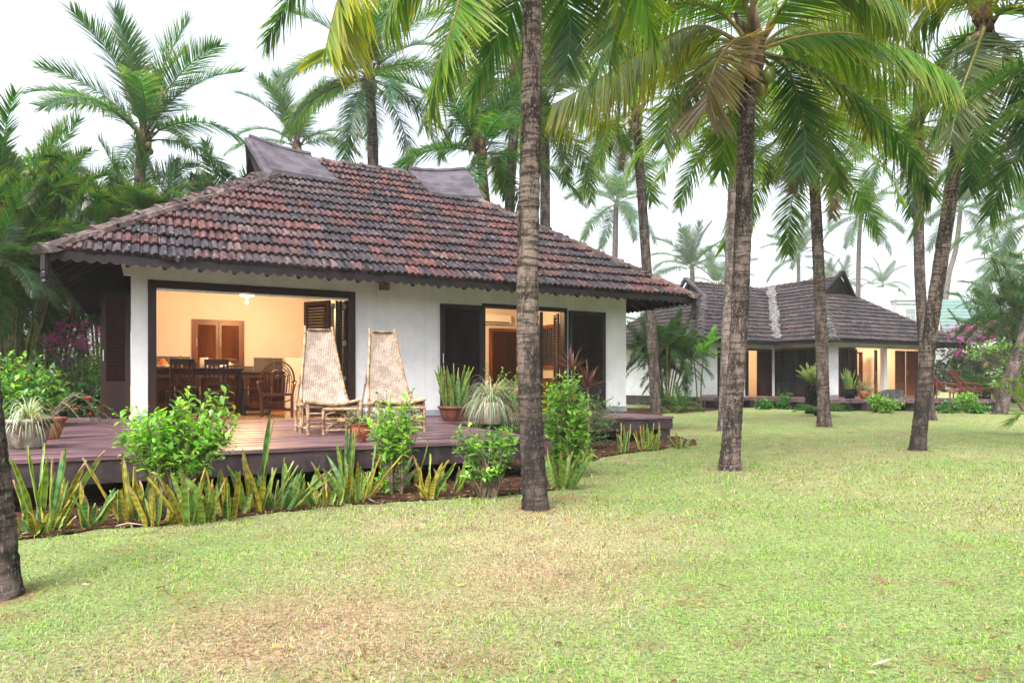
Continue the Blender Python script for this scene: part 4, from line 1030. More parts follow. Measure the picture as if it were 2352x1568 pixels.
# P1: the big trunk in front of the deck
r1_, b1_ = palm("dark mossy palm trunk standing nearest in front of the deck, crown out of sight", [(1231, 1168), (1222, 1020), (1213, 800), (1212, 600), (1219, 300), (1222, 0), (1228, -300)], 6.0, .104, .078, 10, 1.0, 'near', 3, m_bark_near, (0, 1.9), NEARG, flare=1.28)
C1 = (1228, -290, 6.0)
for i, (pts, kw) in enumerate([
    ([C1, (1150, -260, 5.7), (1075, -90, 5.3), (1045, 40, 5.2), (1010, 140, 5.15), (985, 235, 5.15)], dict(leaf=.5, n=70, grav=.22, pal='near', lift=.0)),
    ([C1, (1060, -300, 5.5), (880, -200, 5.1), (800, -60, 5.0), (765, 40, 5.0), (745, 130, 5.0)], dict(leaf=.5, n=80, grav=.4, pal='yellow', lift=-.5)),
    ([C1, (1000, -390, 6.6), (800, -240, 7.0), (700, -70, 7.2), (650, 20, 7.2), (612, 95, 7.2)], dict(leaf=.4, n=70, grav=.4, pal='green')),
    ([C1, (1240, -160, 6.6), (1200, -20, 7.0), (1140, 90, 7.3), (1085, 210, 7.4)], dict(leaf=.55, n=70, grav=.35, pal='green')),
    ([C1, (1330, -280, 6.2), (1430, -120, 6.4), (1475, 0, 6.5), (1510, 95, 6.5)], dict(leaf=.55, n=75, grav=.3, pal='near', lift=.05)),
    ([C1, (1260, -170, 6.8), (1290, -40, 7.3), (1310, 60, 7.5), (1300, 160, 7.5)], dict(leaf=.55, n=75, grav=.3, pal='green')),
    ([C1, (1130, -200, 6.0), (1030, -120, 5.9), (930, -60, 5.9), (880, 60, 5.9)], dict(leaf=.5, n=80, grav=.3, pal='near', lift=-.3)),
    ([C1, (1330, -220, 6.6), (1400, -100, 7.2), (1420, 20, 7.4), (1400, 140, 7.4)], dict(leaf=.6, n=80, grav=.3, pal='near', lift=-.2)),
    ([C1, (1190, -200, 6.5), (1120, -60, 7.2), (1060, 60, 7.6), (1020, 190, 7.8)], dict(leaf=.55, n=75, grav=.4, pal='green')),
]): extra_frond(r1_, b1_, pts, seed=50 + i, **kw)

# P2: palm with its crown in view right of the centre
r2p, b2p = palm("grey brown palm on the lawn whose crown with brown drooping frond is in full view", [(1675, 1078), (1683, 960), (1695, 800), (1704, 600), (1711, 400), (1716, 240), (1730, 130)], 8.7, .112, .095, 0, 1, 'near', 5, m_bark, group=NEARG)
C2 = (1736, 120, 8.7)
for i, (pts, kw) in enumerate([
    ([C2, (1650, 25, 8.4), (1540, 10, 8.1), (1433, 70, 7.9), (1365, 170, 7.8), (1335, 270, 7.8)], dict(leaf=.62, n=80, grav=.35, pal='near')),
    ([C2, (1610, 60, 8.8), (1490, 110, 8.8), (1380, 180, 8.8), (1270, 240, 8.8)], dict(leaf=.85, n=95, grav=.45, pal='yellow', lift=-.75)),
    ([C2, (1650, 90, 9.2), (1570, 130, 9.5), (1540, 230, 9.6), (1525, 330, 9.6)], dict(leaf=.6, n=75, grav=.3, pal='near')),
    ([C2, (1700, 88, 8.3), (1655, 130, 8.0), (1630, 190, 7.9), (1620, 250, 7.9)], dict(leaf=.75, n=80, grav=.2, pal='dry', lift=.1)),
    ([C2, (1800, 150, 9.2), (1835, 230, 9.5), (1850, 330, 9.6), (1835, 420, 9.6)], dict(leaf=.6, n=75, grav=.3, pal='green', lift=.1)),
    ([C2, (1700, 200, 9.2), (1675, 290, 9.6), (1655, 390, 9.8)], dict(leaf=.6, n=70, grav=.3, pal='near')),
    ([C2, (1850, 150, 8.3), (1960, 215, 8.0), (2070, 320, 7.9), (2135, 440, 7.9)], dict(leaf=.62, n=85, grav=.45, pal='green')),
    ([C2, (1830, 88, 8.5), (1950, 78, 8.3), (2080, 112, 8.2), (2200, 185, 8.1)], dict(leaf=.8, n=90, grav=.4, pal='near', lift=-.7)),
    ([C2, (1700, -10, 8.6), (1600, -110, 8.3), (1480, -120, 8.1), (1380, -40, 8.0)], dict(leaf=.62, n=80, grav=.4, pal='near')),
    ([C2, (1765, -60, 8.8), (1860, -150, 8.8), (1990, -130, 8.8), (2090, -20, 8.8)], dict(leaf=.65, n=80, grav=.45, pal='near')),
    ([C2, (1738, -100, 8.8), (1732, -300, 8.9)], dict(leaf=.6, n=60, grav=.15, pal='near')),
    ([C2, (1820, 0, 9.0), (1910, -50, 9.2), (2010, -20, 9.3), (2080, 60, 9.3)], dict(leaf=.8, n=90, grav=.45, pal='near', lift=-.7)),
    ([C2, (1660, -60, 9.2), (1560, -70, 9.6), (1450, -10, 9.8), (1380, 90, 9.9)], dict(leaf=.75, n=85, grav=.45, pal='green', lift=-.6)),
    ([C2, (1790, 90, 9.6), (1870, 110, 10.4), (1950, 190, 10.9), (1990, 300, 11.0)], dict(leaf=.6, n=80, grav=.4, pal='near')),
    ([C2, (1680, 120, 9.6), (1600, 160, 10.5), (1570, 260, 11)], dict(leaf=.6, n=75, grav=.4, pal='green')),
    ([C2, (1690, 40, 9.4), (1600, 0, 10.0), (1500, 40, 10.4), (1420, 130, 10.6), (1380, 230, 10.6)], dict(leaf=.85, n=95, grav=.4, pal='near', lift=-.4)),
    ([C2, (1690, -60, 8.4), (1610, -140, 8.0), (1520, -90, 7.7), (1450, 10, 7.5)], dict(leaf=.75, n=90, grav=.3, pal='near', lift=-.2)),
    ([C2, (1820, 60, 9.6), (1920, 90, 10.2), (2000, 170, 10.6), (2050, 270, 10.7)], dict(leaf=.9, n=95, grav=.4, pal='yellow', lift=-.6)),
    ([C2, (1800, 10, 8.3), (1880, -60, 8.0), (1980, -60, 7.8), (2080, 20, 7.7)], dict(leaf=.85, n=90, grav=.4, pal='near', lift=-.5)),
    ([C2, (1790, 170, 9.8), (1860, 240, 10.5), (1910, 330, 10.8), (1925, 430, 10.9)], dict(leaf=.65, n=80, grav=.3, pal='near', lift=-.1)),
]): extra_frond(r2p, b2p, pts, seed=80 + i, rad=.032, **kw)

# P5: leaning palm at the right
r5, b5 = palm("leaning palm at the right of the lawn with one pale frond hanging against its trunk", [(2107, 1035), (2118, 930), (2140, 740), (2170, 540), (2205, 310), (2240, 150), (2262, 70)], 11.25, .112, .095, 0, 1, 'near', 7, m_bark_near, group=NEARG)
C5 = (2264, 55, 11.25)
for i, (pts, kw) in enumerate([
    ([C5, (2245, 110, 10.8), (2205, 220, 10.6), (2183, 320, 10.6)], dict(leaf=.78, n=85, grav=.18, pal='pale', lift=.0)),
    ([C5, (2160, -50, 10.6), (2010, -55, 10.2), (1880, 5, 10.0), (1800, 80, 10)], dict(leaf=1.0, n=100, grav=.45, pal='yellow', lift=-.8)),
    ([C5, (2330, 20, 10.8), (2420, 60, 10.5), (2490, 160, 10.4)], dict(leaf=.8, n=75, grav=.4, pal='near')),
    ([C5, (2310, 110, 11), (2345, 210, 11), (2360, 330, 11)], dict(leaf=.7, n=75, grav=.3, pal='green')),
    ([C5, (2190, 110, 11.6), (2120, 200, 11.8), (2080, 320, 11.9)], dict(leaf=.75, n=80, grav=.4, pal='near')),
    ([C5, (2240, 200, 11.7), (2245, 320, 11.9), (2225, 430, 12)], dict(leaf=.7, n=70, grav=.3, pal='green')),
    ([C5, (2200, -60, 11.6), (2080, -70, 12), (1980, 30, 12.2), (1930, 150, 12.3)], dict(leaf=.95, n=90, grav=.45, pal='near', lift=-.7)),
    ([C5, (2280, -50, 10.4), (2200, -110, 10.0), (2080, -70, 9.8), (1960, 10, 9.7)], dict(leaf=.95, n=95, grav=.5, pal='yellow', lift=-.7)),
    ([C5, (2330, -60, 10.6), (2420, -60, 10.3), (2500, 40, 10.2)], dict(leaf=.9, n=85, grav=.5, pal='yellow', lift=-.6)),
    ([C5, (2230, 0, 11.6), (2170, -10, 11.9), (2100, 60, 12.2), (2060, 170, 12.3)], dict(leaf=.8, n=80, grav=.4, pal='near', lift=-.4)),
    ([C5, (2262, -120, 11.2), (2230, -280, 11.2)], dict(leaf=.7, n=60, grav=.2, pal='near')),
    ([C5, (2340, -70, 11.2), (2450, -50, 11.3), (2540, 60, 11.3)], dict(leaf=.8, n=75, grav=.4, pal='near')),
]): extra_frond(r5, b5, pts, seed=120 + i, rad=.035, width=.05, **kw)

pS = palm("slim reddish palm trunk rising just behind the palm in full view", [(1664, 990), (1668, 850), (1677, 650), (1686, 430), (1692, 250)], 15.8, .14, .125, 15, .82, 'near', 11, m_bark_pale, (1, 5.9), NEARG)
pV = palm("palm with split lower bark standing before the far bungalow's valley", [(1893, 981), (1888, 820), (1878, 560), (1870, 400), (1868, 315)], 17.3, .15, .115, 20, 1.0, 'near', 12, m_bark, (1.2, 6), NEARG)
pT = palm("thin upright palm behind the leaning palm on the lawn", [(2136, 965), (2127, 850), (2113, 640), (2109, 430), (2106, 290)], 20.3, .16, .12, 14, .95, 'green', 13, m_bark, (1, 6), NEARG)
pE = palm("slender grey palm trunk rising past the right eave of the near bungalow", [(1508, 949), (1500, 820), (1487, 640), (1474, 450), (1462, 265)], 25, .2, .15, 15, 1.2, 'near', 14, m_bark, (1, 6), NEARG)
palm("foreground palm trunk cut off by the left edge of the picture", [(-6, 1369), (-16, 1240), (-28, 1100), (-48, 900), (-80, 500), (-110, -200)], 3.55, .105, .085, 0, .8, 'near', 15, m_bark, (0, 2.5), NEARG, flare=1.22, nuts=False)
palm("leaning palm trunk at the right edge beside the frangipani", [(2296, 949), (2315, 880), (2350, 780), (2400, 560), (2440, 300)], 24.2, .21, .15, 15, 1.1, 'green', 16, m_bark, (1, 6), NEARG)
palm("palm beyond the right edge with dark fronds reaching into the corner", [(2680, 1060), (2650, 700), (2580, 300), (2540, 150)], 9.5, .12, .1, 15, .95, 'green', 17, m_bark, (1, 5.8), NEARG, rot=.4)

# dead fronds hanging under the crowns
for i, (pp, pts) in enumerate([(pV, [(1868, 320, 17.3), (1900, 360, 17.0), (1915, 430, 16.9), (1912, 500, 16.9)]), (pV, [(1868, 320, 17.3), (1835, 370, 17.2), (1822, 440, 17.2)]), (pE, [(1462, 270, 25), (1440, 310, 24.8), (1428, 390, 24.8)]),
        (pS, [(1692, 255, 15.8), (1665, 310, 15.6), (1655, 390, 15.6)]), (pT, [(2106, 295, 20.3), (2128, 350, 20.2), (2135, 440, 20.2)])]):
    extra_frond(*pp, pts, leaf=.45, n=46, grav=.5, pal='dry', seed=300 + i, lift=-.4, width=.06)
BACKG = "coconut palms behind the bungalows"
palm("young full palm with upright fronds above the left end of the roof", [(318, 800), (318, 560), (322, 400), (330, 325)], 20, .16, .14, 17, 1.02, 'far', 21, m_bark, (0, 3.9), BACKG, nuts=True)
palm("tall palm with drooping skirt of fronds above the middle of the ridge", [(858, 700), (857, 420), (855, 300), (848, 185)], 23.5, .2, .15, 26, 1.08, 'far', 22, m_bark, (.6, 6), BACKG)
palm("dark trunked palm just behind the right cement coat of the near roof", [(1118, 760), (1120, 560), (1112, 440), (1104, 355)], 20, .16, .13, 17, .98, 'dark', 23, m_bark, (0, 5.9), BACKG)
palm("pale trunked palm beside the right hip of the near roof", [(1252, 760), (1252, 560), (1252, 380), (1250, 250)], 24, .19, .15, 18, 1.1, 'near', 24, m_bark_pale, (.5, 6), BACKG)
palm("palm whose crown fills the gap behind the nearest trunk", [(1165, 760), (1170, 500), (1180, 300), (1185, 170)], 22, .17, .14, 18, 1.05, 'green', 35, m_bark, (.5, 6), BACKG)
palm("small leafy palm peeping over the near roof left of the drooping palm", [(680, 700), (680, 450), (682, 340)], 33, .18, .15, 14, 1.0, 'far', 25, m_bark, (0, 3.5), BACKG)
FARG = "hazy distant coconut palms"
palm("hazy coconut palm with nuts above the near roof's right hip", [(1412, 800), (1412, 640), (1415, 470)], 91, 0.42, 0.33, 20, 2.33, 'far', 26, m_bark, (0, 5.9), FARG, far=True)
palm("low bushy hazy palm just right of the near roof corner", [(1590, 800), (1590, 620)], 110, 0.43, 0.38, 16, 2.45, 'far', 27, m_bark, (0, 4), FARG, far=True)
palm("second low hazy palm filling in behind the far bungalow's left gablet", [(1650, 800), (1648, 660)], 121, 0.43, 0.38, 14, 2.33, 'far', 37, m_bark, (0, 4), FARG, far=True)
palm("small hazy palm with narrow upright tuft above the mortar valley", [(1835, 760), (1834, 590)], 130, 0.43, 0.35, 15, 2.28, 'far', 28, m_bark, (0, 4.6), FARG, far=True)
palm("well shaped hazy palm standing above the far bungalow's right gablet", [(1968, 760), (1972, 600), (1977, 500)], 115, 0.43, 0.30, 22, 2.33, 'far', 29, m_bark, (0, 5.6), FARG, far=True)
palm("pale hazy palm with leaning trunk behind the white villa", [(2155, 740), (2175, 660), (2196, 570), (2206, 480)], 105, 0.43, 0.30, 20, 2.45, 'far', 30, m_bark_pale, (0, 5.6), FARG, far=True)
palm("greener palm at the right edge with long arching fronds", [(2420, 900), (2405, 700), (2375, 500)], 65, 0.39, 0.30, 20, 2.56, 'far', 31, m_bark, (.4, 5.6), FARG, far=True)
palm("faint palm low behind the right edge shrubs", [(2316, 800), (2316, 620)], 126, 0.43, 0.33, 18, 2.33, 'far', 32, m_bark, (0, 5), FARG, far=True)
palm("faintest palm just above the white villa roof", [(2028, 740), (2028, 655)], 205, 0.43, 0.35, 14, 2.33, 'far', 33, m_bark, (0, 5), FARG, far=True)
palm("faint small palm left of the far right gablet", [(1905, 760), (1903, 655)], 180, 0.43, 0.35, 14, 2.33, 'far', 34, m_bark, (0, 5), FARG, far=True)
palm("faint palm right of the villa wall", [(1935, 760), (1938, 650)], 192, 0.43, 0.35, 14, 2.33, 'far', 38, m_bark, (0, 5), FARG, far=True)

# clustering palms: many thin stems, arching feathery fronds
def areca(label, base, nst, h, spread, seed, scale=.6, pal='green', group=None, ages=(0, 4)):
    root = empty("areca_palm", base, 0, label, "palm clump", group); r = random.Random(seed)
    st = MB(); bm = bmesh.new()
    for i in range(nst):
        a = i * 2.4 + r.uniform(-.4, .4); rr = spread * math.sqrt((i + .5) / nst); top = Vector((rr * math.cos(a), rr * math.sin(a), h * r.uniform(.6, 1.0))); b0 = Vector((rr * .3 * math.cos(a), rr * .3 * math.sin(a), 0))
        st.col = (r.uniform(.5, 1), r.uniform(.6, 1), .5); mid = b0.lerp(top, .5) - Vector((rr * .12 * math.cos(a), rr * .12 * math.sin(a), 0)); st.tube(smoothpts([b0, mid, top], 8), [.035, .033, .032, .03, .03, .03, .028, .026, .03], 6)
        for k in range(7):
            ai = min(5, int(ages[0] + (ages[1] - ages[0]) * (k + .5) / 7)); me = LIB[pal][ai][r.randrange(2)]
            mt = Matrix.Translation(top) @ Matrix.Rotation(a + k * 2.4 + r.uniform(-.3, .3), 4, 'Z') @ Matrix.Rotation(r.uniform(-.4, .4), 4, 'X') @ Matrix.Scale(scale * r.uniform(.75, 1.1), 4)
            n0 = len(bm.verts); bm.from_mesh(me); bm.verts.ensure_lookup_table()
            for v in bm.verts[n0:]: v.co = mt @ v.co
    st.build("stems", m_twigstem, root)
    me = bpy.data.meshes.new("foliage"); bm.to_mesh(me); bm.free(); me.materials.append(m_frond); o = bpy.data.objects.new("foliage", me); COL.objects.link(o); o.parent = root
    return root
m_twigstem = M("green_cane_stem", (.08, .085, .03), (.2, .19, .08), 6, .5, .3, useattr=True)
frond_lib('lime', .5, 50, 2.6, 4, .045); frond_lib('areca', .64, 46, 2.8, 4, .052); frond_lib('arecadark', .64, 46, 2.8, 4, .052)
AG = "feathery clumping palms crowding round the bungalows"
areca("clumping palm with bright fronds between the two bungalows", G(1530, 945), 16, 2.7, 1.0, 41, .52, 'arecadark', AG, (0, 5.5))
lm = areca("low bright green seedling palm tips beside the far bungalow's eave", G(1606, 938), 3, 3.3, .4, 42, .5, 'lime', AG, (0, 3.5))
areca("ground hugging young palm at the foot of the clump between the bungalows", G(1545, 948), 5, .25, .7, 43, .3, 'areca', AG, (0, 4))
areca("dense clumping palm at the far left behind the leafy bush", Vector(((15 - CX) / F * 15.5, 15.5, 0)), 13, 4.6, 1.3, 44, .66, 'arecadark', AG, (0, 5.6))
for i, (x, D, h, n, s, lab) in enumerate([
    (-190, 12.5, 3.6, 9, .6, "clumping palm cut by the left edge of the picture"),
    (95, 18.5, 4.6, 12, .75, "clumping palm behind the left eave corner"),
    (240, 21, 6.3, 13, .8, "tall clumping palm rising over the left hip of the near roof"),
    (400, 21.0, 6.5, 14, .85, "feathery clump behind the left slope below the young palm"),
    (505, 23.5, 7.2, 13, .85, "pale feathery clump just left of the near roof's left gablet"),
    (20, 20.0, 6.6, 12, .9, "tallest feathery clump rising at the far left edge"),
    (-60, 17.0, 6.0, 11, .85, "ragged tall clump leaning in at the upper left edge"),
]): areca(lab, Vector(((x - CX) / F * D, D, 0)), n, h, 1.3, 60 + i, s, 'green' if i % 2 else 'arecadark', AG, (0, 5.4))
areca("dark feathery palm behind the bougainvillea at the right", Vector(((2300 - CX) / F * 36, 36, 0)), 10, 4.2, 1.4, 75, .95, 'arecadark', AG, (0, 5.5))
areca("feathery palm beside the right edge behind the frangipani", Vector(((2380 - CX) / F * 30, 30, 0)), 12, 5.0, 1.6, 76, .85, 'arecadark', AG, (0, 5.5))

# young palm at the right edge of the lawn
yr = empty("young_palm", G(2400, 1000), 0, "pale green young palm fronds poking in at the right edge of the lawn", "palm tree")
yb = yr.location.copy(); DD = yb.y
for i, pts in enumerate([[(2400, 990), (2370, 940), (2330, 900), (2275, 885)], [(2400, 990), (2385, 930), (2350, 880), (2310, 876)], [(2402, 985), (2395, 900), (2380, 840), (2350, 800)], [(2405, 985), (2440, 900), (2480, 880)], [(2400, 990), (2380, 960), (2345, 950), (2318, 975)]]):
    mb = MB(); add_frond(mb, smoothpts([P(x, y, DD) - yb for x, y in pts], 12), .42, 34, .12, 'near', 200 + i, .028, .2, .12, .014); mb.build("frond", m_frond, yr)
# ------------------------------------------------------------------ leafy shrubs
def leaves(mb_lists, p, d, n, L, W, col, rnd, fold=.25, curl=.15):
    V_, F_, C_ = mb_lists
    d = d.normalized(); s = d.cross(n)
    if s.length < .05: s = d.cross(Vector((.3, .5, .8)))
    s.normalize(); u = s.cross(d).normalized(); k = len(V_)
    m = p + d * L * .5
    V_ += [p, m - s * W * .5 + u * fold * W * .5, p + d * L - u * curl * L, m + s * W * .5 + u * fold * W * .5, m, p + d * L * .8 - s * W * .3 + u * (fold * W * .3 - curl * L * .5), p + d * L * .8 + s * W * .3 + u * (fold * W * .3 - curl * L * .5)]
    F_ += [(k, k + 4, k + 1), (k, k + 3, k + 4), (k + 1, k + 4, k + 5), (k + 4, k + 3, k + 6), (k + 5, k + 4, k + 2), (k + 4, k + 6, k + 2)]
    f = rnd.uniform(.72, 1.28); c = tuple(x * f for x in col); C_ += [c] * 7
LIGHT = [((.2, .44, .04), 5), ((.14, .36, .035), 4), ((.32, .55, .08), 4), ((.08, .24, .03), 2)]
MIDG = [((.06, .22, .04), 5), ((.1, .29, .045), 3), ((.035, .13, .03), 3)]
DARKG = [((.025, .075, .025), 5), ((.04, .1, .03), 3), ((.018, .05, .02), 3)]
VARI = [((.3, .36, .12), 3), ((.12, .17, .05), 4), ((.07, .11, .035), 4), ((.4, .42, .2), 1)]
def pickc(pal, r):
    t = r.uniform(0, sum(w for _, w in pal))
    for c, w in pal:
        t -= w
        if t <= 0: return c
    return pal[-1][0]
def shrub(label, base, blobs, ntw, leafL, pal=LIGHT, seed=1, name="shrub", group=None, leafW=.5, stemr=.008, lv=(10, 16), root_spread=.08, shoots=0, parent=None, flowers=None, cat="shrub", bare=.4, stemh=.25):
    # blobs: (centre offset from base, radii) the crown is made of
    root = parent or empty(name, base, 0, label, cat, group); r = random.Random(seed)
    st = MB(); lists = ([], [], []); fl = ([], [], [])
    wts = [b[1].x * b[1].y * b[1].z for b in blobs]
    stems = []
    for i in range(max(4, ntw // 14)):
        a = r.uniform(0, 2 * PI); stems.append(Vector((math.cos(a) * root_spread * r.random(), math.sin(a) * root_spread * r.random(), 0)))
    for i in range(ntw):
        c, R = r.choices(blobs, wts)[0]
        while True:
            q = Vector((r.uniform(-1, 1), r.uniform(-1, 1), r.uniform(-1, 1)))
            if q.length <= 1 and q.length > .35: break
        tip = c + Vector((q.x * R.x, q.y * R.y, q.z * R.z))
        if i < shoots: tip = c + Vector((r.uniform(-.8, .8) * R.x, r.uniform(-.8, .8) * R.y, R.z * r.uniform(1.0, 1.35)))
        b = r.choice(stems); out = (tip - b); mid = b + Vector((out.x * .35, out.y * .35, out.z * .55)) + Vector((r.uniform(-.05, .05), r.uniform(-.05, .05), 0))
        sp = smoothpts([b, mid, tip], 8)
        thick = stemr * (1.5 if i % 9 == 0 else .8); st.col = (r.uniform(.7, 1.2),) * 3
        st.tube(sp, [thick * (1 - .75 * j / 8) for j in range(9)], 5, False)
        nl = r.randint(*lv)
        for k in range(nl):
            t = bare + (1 - bare) * (k + .5) / nl; u = t * 8; j = min(7, int(u)); p = sp[j].lerp(sp[j + 1], u - j); tan = (sp[j + 1] - sp[j]).normalized()
            a = k * 2.4 + r.uniform(-.4, .4); x = tan.cross(Vector((.3, .2, .93))).normalized(); y = x.cross(tan)
            d = (x * math.cos(a) + y * math.sin(a)) * r.uniform(.6, 1) + tan * r.uniform(.3, .9) + Vector((0, 0, r.uniform(-.25, .2)))
            L = leafL * r.uniform(.6, 1.15) * (1 if k < nl - 2 else .7)
            col = pickc(pal, r)
            if r.random() < .012: col = (.4, .3, .03)
            leaves(lists, p, d, Vector((r.uniform(-.4, .4), r.uniform(-.4, .4), 1)), L, L * leafW, col, r)
        if flowers and r.random() < flowers[1]:
            for k in range(flowers[2]):
                a = r.uniform(0, 2 * PI); d = Vector((math.cos(a), math.sin(a), r.uniform(.1, 1))); leaves(fl, tip + Vector((r.uniform(-1, 1), r.uniform(-1, 1), r.uniform(-1, 1))) * flowers[3] * 1.2, d, Vector((0, 0, 1)), flowers[3], flowers[3] * .8, flowers[0], r)
    st.build("stems", m_twig, root)
    np_mesh("foliage", np.array([tuple(v) for v in lists[0]]), np.array(lists[1]), np.array(lists[2]), m_leaf, root)
    if flowers and fl[0]: np_mesh("blossoms", np.array([tuple(v) for v in fl[0]]), np.array(fl[1]), np.array(fl[2]), m_flower, root)
    return root
def pxblob(base, x, y, D, rx, rz, ry=None):     # crown blob given by its picture centre and half sizes
    c = P(x, y, D) - base; return (c, Vector((rx / F * D, (ry or rx) / F * D, rz / F * D)))
SG = "bright leafy shrubs planted along the deck edge"
b = Vector((P(395, 0, 5.75).x, 5.75, 0))
shrub("wide bright green shrub before the open folding doors", b, [pxblob(b, 325, 985, 5.75, 95, 55, 55), pxblob(b, 470, 955, 5.75, 100, 62, 60), pxblob(b, 400, 1005, 5.7, 160, 62, 60)], 170, .088, LIGHT, 1, group=SG, shoots=9, lv=(9, 14), bare=.5)
b = Vector((P(905, 0, 6.75).x, 6.75, 0))
shrub("bright shrub standing in front of the second cane lounger", b, [pxblob(b, 905, 960, 6.75, 70, 55, 45), pxblob(b, 905, 1030, 6.75, 55, 60, 35), pxblob(b, 880, 1110, 6.75, 24, 40, 20)], 90, .09, LIGHT, 2, group=SG, shoots=5, lv=(8, 13), bare=.45)
b = Vector((P(1118, 0, 6.55).x, 6.55, 0))
shrub("sparse low shrub with bare grey branches left of the nearest trunk", b, [pxblob(b, 1085, 1005, 6.55, 70, 45, 40), pxblob(b, 1165, 1010, 6.55, 45, 45, 35), pxblob(b, 1110, 1075, 6.5, 65, 28, 35)], 50, .088, MIDG + LIGHT, 3, group=SG, stemr=.013, lv=(8, 12), bare=.6)
b = Vector((P(1300, 0, 8.1).x, 8.1, 0))
shrub("tall dense lime green shrub right of the nearest trunk", b, [pxblob(b, 1300, 930, 8.1, 78, 62, 50), pxblob(b, 1308, 1005, 8.1, 66, 75, 50), pxblob(b, 1295, 885, 8.2, 66, 38, 45)], 220, .1, LIGHT, 4, group=SG, shoots=6, lv=(10, 15), bare=.3)
b = H(4.62, -2.55, 0)
shrub("bushy shrub behind the spider plant pot and the nearest trunk", b, [pxblob(b, 1165, 890, b.y, 60, 50, 55), pxblob(b, 1195, 950, b.y, 60, 65, 50)], 120, .09, LIGHT + MIDG, 5, group=SG, shoots=4, lv=(9, 14), bare=.3)
b = H(5.7, -2.5, 0)
shrub("darker green shrub below the red cordyline by the deck's narrow end", b, [pxblob(b, 1392, 940, b.y, 48, 48, 50), pxblob(b, 1370, 985, b.y, 60, 42, 50)], 120, .085, MIDG, 6, group=SG, lv=(9, 13), bare=.35)
# big bushes at the left edge of the deck
b = Vector((P(45, 0, 10.2).x, 10.2, 0))
shrub("large bright round bush at the left end of the deck", b, [pxblob(b, 45, 865, 10.2, 85, 62, 80), pxblob(b, 30, 930, 10.0, 110, 60, 80), pxblob(b, 90, 895, 10, 60, 65, 70)], 330, .15, LIGHT + MIDG, 7, lv=(9, 14), bare=.2)
b = Vector((P(195, 0, 14.2).x, 14.2, 0))
shrub("dark glossy green bush beside the open side shutter", b, [pxblob(b, 190, 870, 14.2, 60, 75, 60), pxblob(b, 205, 920, 13.9, 55, 60, 60)], 150, .16, DARKG + MIDG, 8, lv=(9, 14), bare=.1)
b = Vector((P(215, 0, 15.5).x, 15.5, 0))
shrub("bush with yellow green crown leaves behind the dark glossy bush", b, [pxblob(b, 225, 845, 15.5, 32, 40, 40), pxblob(b, 240, 780, 16, 20, 50, 40)], 50, .17, LIGHT, 9, lv=(8, 12), bare=.2)
b = Vector((P(165, 0, 18).x, 18, 0))
BOUG = ((.75, .1, .5), .6, 10, .1)
shrub("tangled magenta bougainvillea under the left eave in the distance", b, [pxblob(b, 165, 790, 18, 60, 50, 60), pxblob(b, 130, 770, 18, 40, 50, 60), pxblob(b, 210, 770, 18, 30, 30, 60)], 90, .13, MIDG, 10, name="bougainvillea", flowers=BOUG, lv=(6, 10), bare=.2)
# bushes round the far bungalow
FG = "low clipped bushes before the far terrace"
for i, (x, y, D, rx, rz, pal, lab) in enumerate([
    (2035, 925, 25.0, 40, 18, LIGHT, "bright green low bush in front of the stone scroll bench"), (2010, 915, 25.4, 24, 14, LIGHT, "small bright bush at the left of the scroll bench"),
    (1800, 918, 28.6, 28, 26, MIDG, "upright green bush before the dark terrace opening"), (1755, 928, 28.4, 24, 16, MIDG, "low spreading bush at the foot of the twin trunks"),
    (2218, 910, 25.2, 30, 15, LIGHT, "rounded bright bush before the red loungers"), (2245, 935, 24.6, 32, 14, MIDG, "low green bush right of the leaning trunk on the terrace edge"),
    (2180, 935, 24.9, 30, 16, MIDG, "scrubby bush with red blooms between leaning trunk and loungers"), (1935, 935, 26.6, 26, 12, DARKG, "dark low bush between the split trunk and terrace"),
    (1665, 890, 30.0, 14, 24, MIDG, "small potted looking plant at the far left white wall"),
]):
    b = Vector((P(x, 0, D).x, D, 0)); bl = [pxblob(b, x, y, D, rx, rz, rx)]
    if bl[0][0].z < .05: bl[0][0].z = .1
    shrub(lab, b, bl, 60, .17, pal, 100 + i, group=FG, lv=(8, 12), bare=.05, flowers=((.6, .1, .05), .15, 4, .06) if i == 6 else None, stemr=.012)
b = Vector((P(2215, 0, 34).x, 34, 0))
shrub("large magenta bougainvillea right of the far roof", b, [pxblob(b, 2210, 768, 34, 36, 22, 50), pxblob(b, 2175, 800, 33, 36, 34, 50), pxblob(b, 2270, 765, 35, 40, 25, 50)], 110, .2, MIDG, 120, name="bougainvillea", flowers=((.6, .12, .42), .55, 13, .15), lv=(5, 9), bare=.2, stemr=.015)
for i, (x, y, D, rx, rz, lab) in enumerate([(2235, 845, 32, 100, 55, "dark hedge behind the red loungers"), (2330, 820, 37, 70, 90, "tall dark bush mass at the right behind the frangipani"), (2330, 720, 40, 60, 50, "dark leafy tree top below the faint palm at right"), (2130, 860, 40, 60, 40, "dark bush beyond the far bungalow's right end"),
        (140, 860, 23, 100, 90, "dark bush mass far behind the left eave"), (20, 760, 21, 90, 120, "tall dark bush at the far left behind the clumping palms"), (1500, 880, 44, 120, 60, "dark bush mass between the two bungalows")]):
    b = Vector((P(x, 0, D).x, D, 0)); shrub(lab, b, [pxblob(b, x, y, D, rx, rz, rx)], 230, .34, DARKG, 130 + i, lv=(8, 12), bare=.0, stemr=.02, name="bush")
